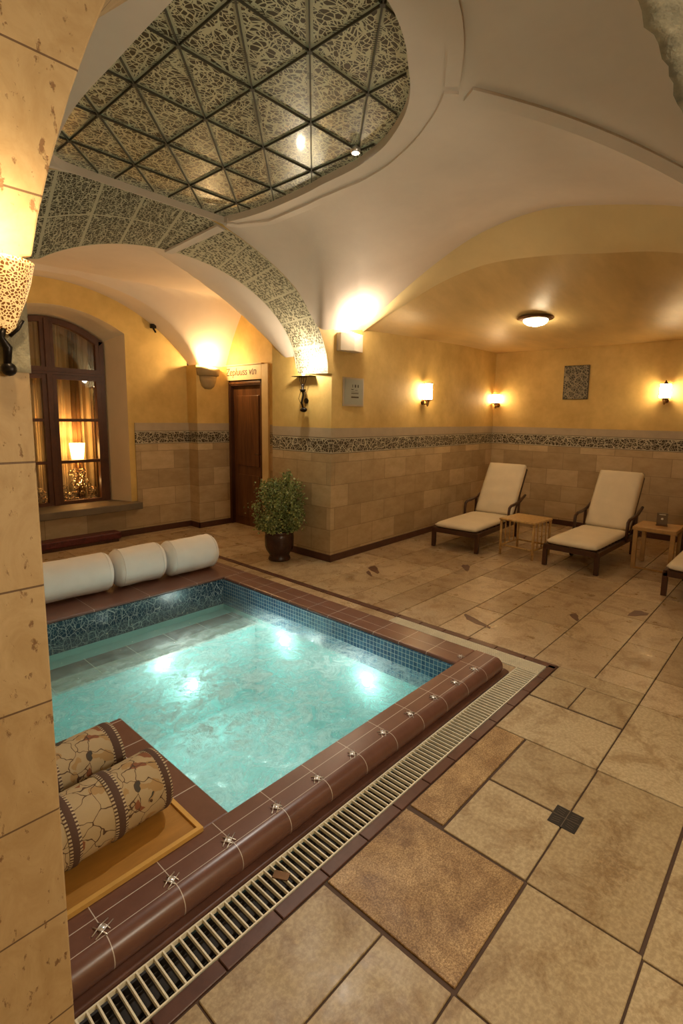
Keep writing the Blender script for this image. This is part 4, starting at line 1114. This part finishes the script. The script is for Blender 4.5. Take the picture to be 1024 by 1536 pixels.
# sconce on the foreground pillar
ps = thing('pierced_sconce', 'golden pierced cone wall lamp on a black iron stem, on the foreground pillar', 'wall lamp', (.303, 1.12, 1.60))
b = MB(); rows = []
for r, z in [(.052, .212), (.050, .204), (.045, .18), (.036, .15), (.026, .125), (.017, .10), (.009, .086)]:
    rows.append([(r * math.cos(PI + PI * k / 24), -.003 + r * 1.1 * math.sin(PI + PI * k / 24), z) for k in range(25)])
b.grid(rows, True); b.build('pierced_cone', M['basket'], ps, recalc=False, solid=.002)
b = MB(); b.tube([(-.004, -.014, .095), (-.010, -.016, .078), (.0, -.014, .062), (-.002, -.012, .03)], [.005, .006, .008, .006], 8); b.build('stem', M['iron'], ps)
for pts in ([(.026, -.020, .112), (.017, -.018, .096), (.004, -.015, .082)], [(-.030, -.020, .118), (-.022, -.018, .098), (-.004, -.015, .082)]):
    b = MB(); b.tube(pts, .0032, 8); b.build('side_scroll', M['iron'], ps)
b = MB(); b.sphere((0, -.012, .024), .0125, 14); b.build('ball_foot', M['iron'], ps)
b = MB(); b.sphere((0, -.022, .18), .010, 10); b.build('bulb', M['glowbulb'], ps)
point('pillar_sconce_light', (.305, 1.03, 1.87), 2.6, (1, .74, .42), .02)

# ------------------------------------------------------------------ wall pieces
nt_ = thing('framed_notice', 'small framed printed notice below the white box uplight', 'notice', (4.21, yw(4.21), 1.80))
b = MB(); b.box(-.165, .165, -.016, 0, -.15, .15); b.build('frame', M['frameclear'], nt_, bevel=.003)
b = MB(); b.box(-.145, .145, -.018, -.015, -.132, .132); b.build('paper', M['paper'], nt_)
b = MB()
for x, w in ((-.02, .008), (.024, .02), (.068, .016)): b.box(x - w / 2, x + w / 2, -.0192, -.018, .048, .078)
b.box(-.04, -.005, -.0192, -.018, .022, .030); b.box(.02, .06, -.0192, -.018, .018, .022)
b.box(-.04, .075, -.0192, -.018, -.018, -.010); b.box(-.04, .075, -.0192, -.018, .0, .003); b.box(-.04, .078, -.0192, -.018, -.062, -.046)
b.build('print', M['ink'], nt_)
pq = thing('relief_plaque', 'dark rectangular relief plaque hung on the back wall between the lamps', 'plaque', (7.70, 2.65, 2.065))
b = MB(); b.box(-.03, 0, -.172, .172, -.235, .235); b.build('backing', M['plaqueedge'], pq, bevel=.003)
b = MB(); b.box(-.038, -.028, -.165, .165, -.228, .228); b.build('relief', M['plaque'], pq, bevel=.003)

# ------------------------------------------------------------------ potted plant
pt = thing('potted_plant', 'bushy green plant in a dark glazed pot at the foot of the pier', 'plant', (3.57, 4.225, 0))
b = MB(); b.lathe([(.112, 0), (.120, .012), (.112, .035), (.104, .05), (.116, .075), (.142, .115), (.154, .155), (.157, .25), (.152, .280), (.148, .288), (.158, .300), (.160, .322), (.150, .328), (.140, .31), (.136, .25), (.001, .25)], 48, cap=False); b.build('pot', M['pot'], pt)
b = MB(); b.lathe([(.001, .285), (.08, .290), (.138, .275)], 24, cap=False); b.build('soil', M['soil'], pt)
b = MB(); rr = random.Random(5); tips = []
for k in range(46):
    a = rr.random() * 6.28; ph = rr.uniform(.0, 1.0); R = .26 * math.sqrt(rr.random()) ; h = .33 + .50 * ph
    lim = .255 * math.sin(PI * min(1, max(.12, (h - .30) / .62))) ** .5; R = min(R + .04, lim)
    tip = Vector((R * math.cos(a), R * math.sin(a), h)); tips.append(tip)
    b.tube([(.03 * math.cos(a), .03 * math.sin(a), .27), (tip.x * .45, tip.y * .45, .27 + (h - .27) * .6), tip], [.004, .003, .0015], 5)
tips.append(Vector((.02, -.10, .93)))
b.tube([(0, 0, .27), (.01, -.05, .6), tips[-1]], .003, 5)
b.build('stems', mottled('stem_green', (.10, .10, .03), .2, 10, .6, 0), pt)
b = MB(); bmv = b.bm
def leaf(p, L):
    d = Vector((rr.gauss(0, 1), rr.gauss(0, 1), rr.gauss(.15, .8))).normalized(); s_ = d.orthogonal().normalized(); s_ = (Matrix.Rotation(rr.random() * 6.28, 3, d) @ s_); n_ = d.cross(s_)
    w = L * .42
    v = [bmv.verts.new(p), bmv.verts.new(p + d * L * .45 + s_ * w + n_ * w * .3), bmv.verts.new(p + d * L), bmv.verts.new(p + d * L * .45 - s_ * w + n_ * w * .3), bmv.verts.new(p + d * L * .5)]
    bmv.faces.new((v[0], v[1], v[4])); bmv.faces.new((v[1], v[2], v[4])); bmv.faces.new((v[2], v[3], v[4])); bmv.faces.new((v[3], v[0], v[4]))
for tip in tips:
    for k in range(95):
        q = tip * (1 - .30 * rr.random() ** 2) + Vector((rr.gauss(0, .038), rr.gauss(0, .038), rr.gauss(0, .034)))
        if tip is tips[-1]: q = tip + Vector((rr.gauss(0, .028), rr.gauss(0, .028), rr.gauss(-.01, .028)))
        q.z = max(q.z, .33)
        if q.x > .27: q.x = .27 - rr.random() * .05
        leaf(q, rr.uniform(.018, .036))
for k in range(2200):
    h = rr.uniform(.36, .86); a = rr.random() * 6.28; R = .25 * math.sin(PI * min(1, max(.1, (h - .25) / .68))) ** .5 * (.75 + .3 * noise.noise(Vector((math.cos(a) * 2, math.sin(a) * 2, h * 6)))) * rr.random() ** .25
    leaf(Vector((R * math.cos(a), R * math.sin(a), h)), rr.uniform(.018, .036))
b.build('foliage', M['leaf'], pt, recalc=False)

# ------------------------------------------------------------------ loungers
def cushionmesh(L, W, T, nx=36, ny=18, wr=.003, seed=0, wrinkle=0.0):
    b = MB(); top, bot = [], []
    for i in range(nx + 1):
        u = -1 + 2 * i / nx; rt, rb = [], []
        for j in range(ny + 1):
            v = -1 + 2 * j / ny
            e = (1 - abs(u) ** 10) * (1 - abs(v) ** 8); h = T / 2 * max(0, e) ** .5
            w = wr * noise.noise(Vector((u * 3 + seed, v * 3, 0))) + wrinkle * math.sin(u * 13 + 1.5 * v + seed) * (1 - v * v * .5)
            ux = u * (1 - .012 * abs(v) ** 6); vy = v * (1 - .02 * abs(u) ** 6)
            rt.append((L / 2 * (ux + 1), W / 2 * vy, T / 2 + h + w * (e > .05))); rb.append((L / 2 * (ux + 1), W / 2 * vy, T / 2 - h))
        top.append(rt); bot.append(rb)
    A = b.grid(top); Bm = b.grid(bot)
    bmesh.ops.remove_doubles(b.bm, verts=b.bm.verts, dist=.0004)
    return b
def make_lounger(label, loc, rz, W=.56, seed=0, wrinkle=0.0, wheel=True):
    # local x runs from the foot to the head, y across, foot at x = 0
    t = thing('sun_lounger', label, 'sun lounger', loc, rz, 'sun loungers in the alcove')
    H = .235; S_ = 1.12; BL = .76; ang = math.radians(57)
    b = MB(); 
    for s in (-1, 1): b.box(.0, 1.42, s * W / 2 - .018, s * W / 2 + .018, H - .055, H)
    b.box(.0, .035, -W / 2, W / 2, H - .055, H); b.box(1.38, 1.42, -W / 2, W / 2, H - .05, H)
    b.build('frame', M['darkwood'], t, bevel=.004)
    b = MB()
    for k in range(10): b.box(.07 + .105 * k, .12 + .105 * k, -W / 2 + .018, W / 2 - .018, H - .02, H - .004)
    b.build('seat_slats', M['darkwood'], t)
    for x in (.02, 1.20):
        for s in (-1, 1):
            b = MB(); b.box(x - .02, x + .022, s * W / 2 - .022, s * W / 2 + .022, 0, H - .02); b.build('leg', M['darkwood'], t, bevel=.004)
    for s in (-1, 1):
        b = MB(); y = s * (W / 2 + .022)
        b.tube([(.86, y, H - .03), (.865, y, H + .12), (.88, y, H + .185), (.93, y, H + .21), (1.05, y, H + .215), (1.22, y, H + .235), (1.40, y, H + .30)], [.017, .017, .018, .018, .018, .018, .016], 10)
        o = b.build('armrest', M['darkwood'], t)
        b = MB(); b.box(1.18, 1.21, y - .012, y + .012, H - .03, H + .225); b.build('arm_post', M['darkwood'], o)
    R = Matrix.Translation((S_, 0, H + .02)) @ Matrix.Rotation(-ang, 4, 'Y')
    b = MB()
    for s in (-1, 1): b.box(-.06, BL - .02, s * (W / 2 - .035) - .016, s * (W / 2 - .035) + .016, -.03, .0)
    b.box(BL - .05, BL - .02, -W / 2 + .03, W / 2 - .03, -.03, .0)
    for k in range(6): b.box(.06 + .11 * k, .10 + .11 * k, -W / 2 + .04, W / 2 - .04, -.02, -.006)
    o = b.build('back_frame', M['darkwood'], t); o.matrix_local = R
    b = MB(); b.bar((S_ + .30, W / 2 - .06, H + .40), (1.40, W / 2 - .06, H - .02), .02, .02); b.build('back_prop', M['darkwood'], t); b = MB(); b.bar((S_ + .30, -W / 2 + .06, H + .40), (1.40, -W / 2 + .06, H - .02), .02, .02); b.build('back_prop', M['darkwood'], t)
    c = cushionmesh(S_ - .01, W + .01, .075, wr=.004, seed=seed).build('seat_cushion', M['cushion'], t); c.location = (-.01, 0, H - .005)
    c = cushionmesh(BL + .01, W - .02, .085, wr=.004, seed=seed + 3, wrinkle=wrinkle).build('back_cushion', M['cushion'], t)
    c.matrix_local = R @ Matrix.Translation((.01, 0, -.002))
    if wheel:
        b = MB(); b.lathe([(.045, -.014), (.05, 0), (.045, .014)], 24, 'y', (.62, W / 2 - .06, .05)); b.bar((.62, W / 2 - .06, .05), (.62, W / 2 - .06, H - .03), .02, .02); b.build('wheel', M['iron'], t)
    return t
make_lounger('wooden lounger with wrinkled cream cushion in the corner beside the stone side wall', (5.27, 3.085, 0), .055, .56, 1.0, .007, False)
make_lounger('wooden lounger with smooth cream cushion between the bamboo table and light table', (5.40, 1.80, 0), -.03, .53, 2.2, 0.0)
make_lounger('wooden lounger cut off by the picture edge, beside the light wooden table', (5.20, .63, 0), .0, .54, 4.0, 0.0)
# tables
bt_ = thing('side_table', 'small bamboo side table with a lower frame between two loungers', 'side table', (5.48, 2.42, 0), -.06)
wd = .195; dp = .43
for x in (.015, dp - .015):
    for y in (-wd, wd):
        b = MB(); b.tube([(x, y, 0), (x, y, .40)], .0145, 10); b.lathe([(.018, .06), (.018, .07)], 10, 'z', (x, y, 0)); b.lathe([(.018, .375), (.018, .39)], 10, 'z', (x, y, 0)); b.build('leg', M['bamboo'], bt_)
b = MB(); b.box(-.005, dp + .005, -wd - .018, wd + .018, .40, .425); b.build('top', M['bamboo'], bt_, bevel=.006, seg=3)
b = MB(); b.tube([(-.004, -wd - .014, .413), (-.004, wd + .014, .413)], .012, 8); b.build('front_edge', M['bamboo'], bt_)
b = MB()
for z in (.11,):
    b.tube([(.015, -wd, z), (.015, wd, z)], .010, 8); b.tube([(dp - .015, -wd, z), (dp - .015, wd, z)], .010, 8)
    for y in (-wd, wd): b.tube([(.015, y, z), (dp - .015, y, z)], .010, 8)
b.build('lower_rail', M['bamboo'], bt_)
for y in (-wd, wd):
    for k in range(1, 4):
        b = MB(); b.tube([(.015 + (dp - .03) * k / 4, y, .11), (.015 + (dp - .03) * k / 4, y, .40)], .007, 6); b.build('side_spindle', M['bamboo'], bt_)
wt_ = thing('side_table', 'plain light wooden side table holding a glass card holder', 'side table', (5.97, 1.17, 0), 0)
for y in (-.17, .17):
    for x in (.02, .40):
        b = MB(); b.box(x - .02, x + .02, y - .02, y + .02, 0, .41); b.build('leg', M['tablewood'], wt_, bevel=.003)
b = MB(); b.box(-.005, .425, -.20, .20, .41, .45); b.build('top', M['tablewood'], wt_, bevel=.006)
b = MB(); b.box(.02, .04, -.16, .16, .0, .015); b.build('floor_rail', M['tablewood'], wt_)
ck = thing('card_holder', 'small brown glass card holder standing on the light wooden table', 'card holder', (6.20, 1.15, .4505), .2)
b = MB(); b.box(-.02, .02, -.055, .055, 0, .012); b.build('foot', M['bronze'], ck, bevel=.002)
b = MB(); b.box(-.006, .006, -.05, .05, .012, .135); b.build('card', flat('brown_card', (.14, .085, .04), .25, 0, .5), ck, bevel=.002)
b = MB(); b.lathe([(.012, -.0075), (.012, .0)], 14, 'x', (0, 0, .075)); b.build('emblem', M['ivory'], ck); b = MB(); b.tube([(-.007, -.03, .12), (-.007, .03, .12)], .003, 6); b.build('clip', M['ivory'], ck)

# ------------------------------------------------------------------ added fill lights without fixtures, behind the viewer and in the window bay
point('bay_fill', (1.3, -.7, 1.8), 64, (1, .87, .67), .12)
point('bay_fill', (3.3, -.9, 2.2), 9, (1, .84, .62), .12)
point('bay_fill', (.9, 5.3, 2.1), 16, (1, .66, .34), .08)  # unseen fill added to brighten the window bay
spot('rim_spot', (2.46, 2.21, 3.06), (1.6, 2.0, 0), 110, 85, .8, (1, .93, .82), .02)

w = bpy.data.worlds.new('World'); bpy.context.scene.world = w; w.use_nodes = True
w.node_tree.nodes['Background'].inputs[0].default_value = (.10, .08, .06, 1); w.node_tree.nodes['Background'].inputs[1].default_value = .3

# ------------------------------------------------------------------ camera
yaw, pitch, roll, F, CX, CY = .728036630, -.140717923, .0156689904, 780.669817, 528.362983, 734.253129
f = Vector((math.cos(yaw) * math.cos(pitch), math.sin(yaw) * math.cos(pitch), math.sin(pitch)))
r = Vector((math.sin(yaw), -math.cos(yaw), 0)); u = r.cross(f)
r2 = math.cos(roll) * r + math.sin(roll) * u; u2 = -math.sin(roll) * r + math.cos(roll) * u
cam = bpy.data.cameras.new('camera'); co = bpy.data.objects.new('camera', cam); C.objects.link(co)
mt = Matrix((r2, u2, -f)).transposed().to_4x4(); mt.translation = (0, 0, 1.55); co.matrix_world = mt
cam.sensor_fit = 'VERTICAL'; cam.sensor_height = 36; cam.lens = 36 * F / 1536
cam.shift_x = (512 - CX) / 1536; cam.shift_y = (CY - 768) / 1536
cam.clip_start = .05
s = bpy.context.scene; s.camera = co
s.view_settings.view_transform = 'Standard'; s.view_settings.look = 'None'; s.view_settings.gamma = 1; s.view_settings.exposure = 0.0
try: s.cycles.use_denoising = True; s.cycles.max_bounces = 8; s.cycles.diffuse_bounces = 4; s.cycles.transparent_max_bounces = 12; s.cycles.sample_clamp_indirect = 6
except Exception: pass
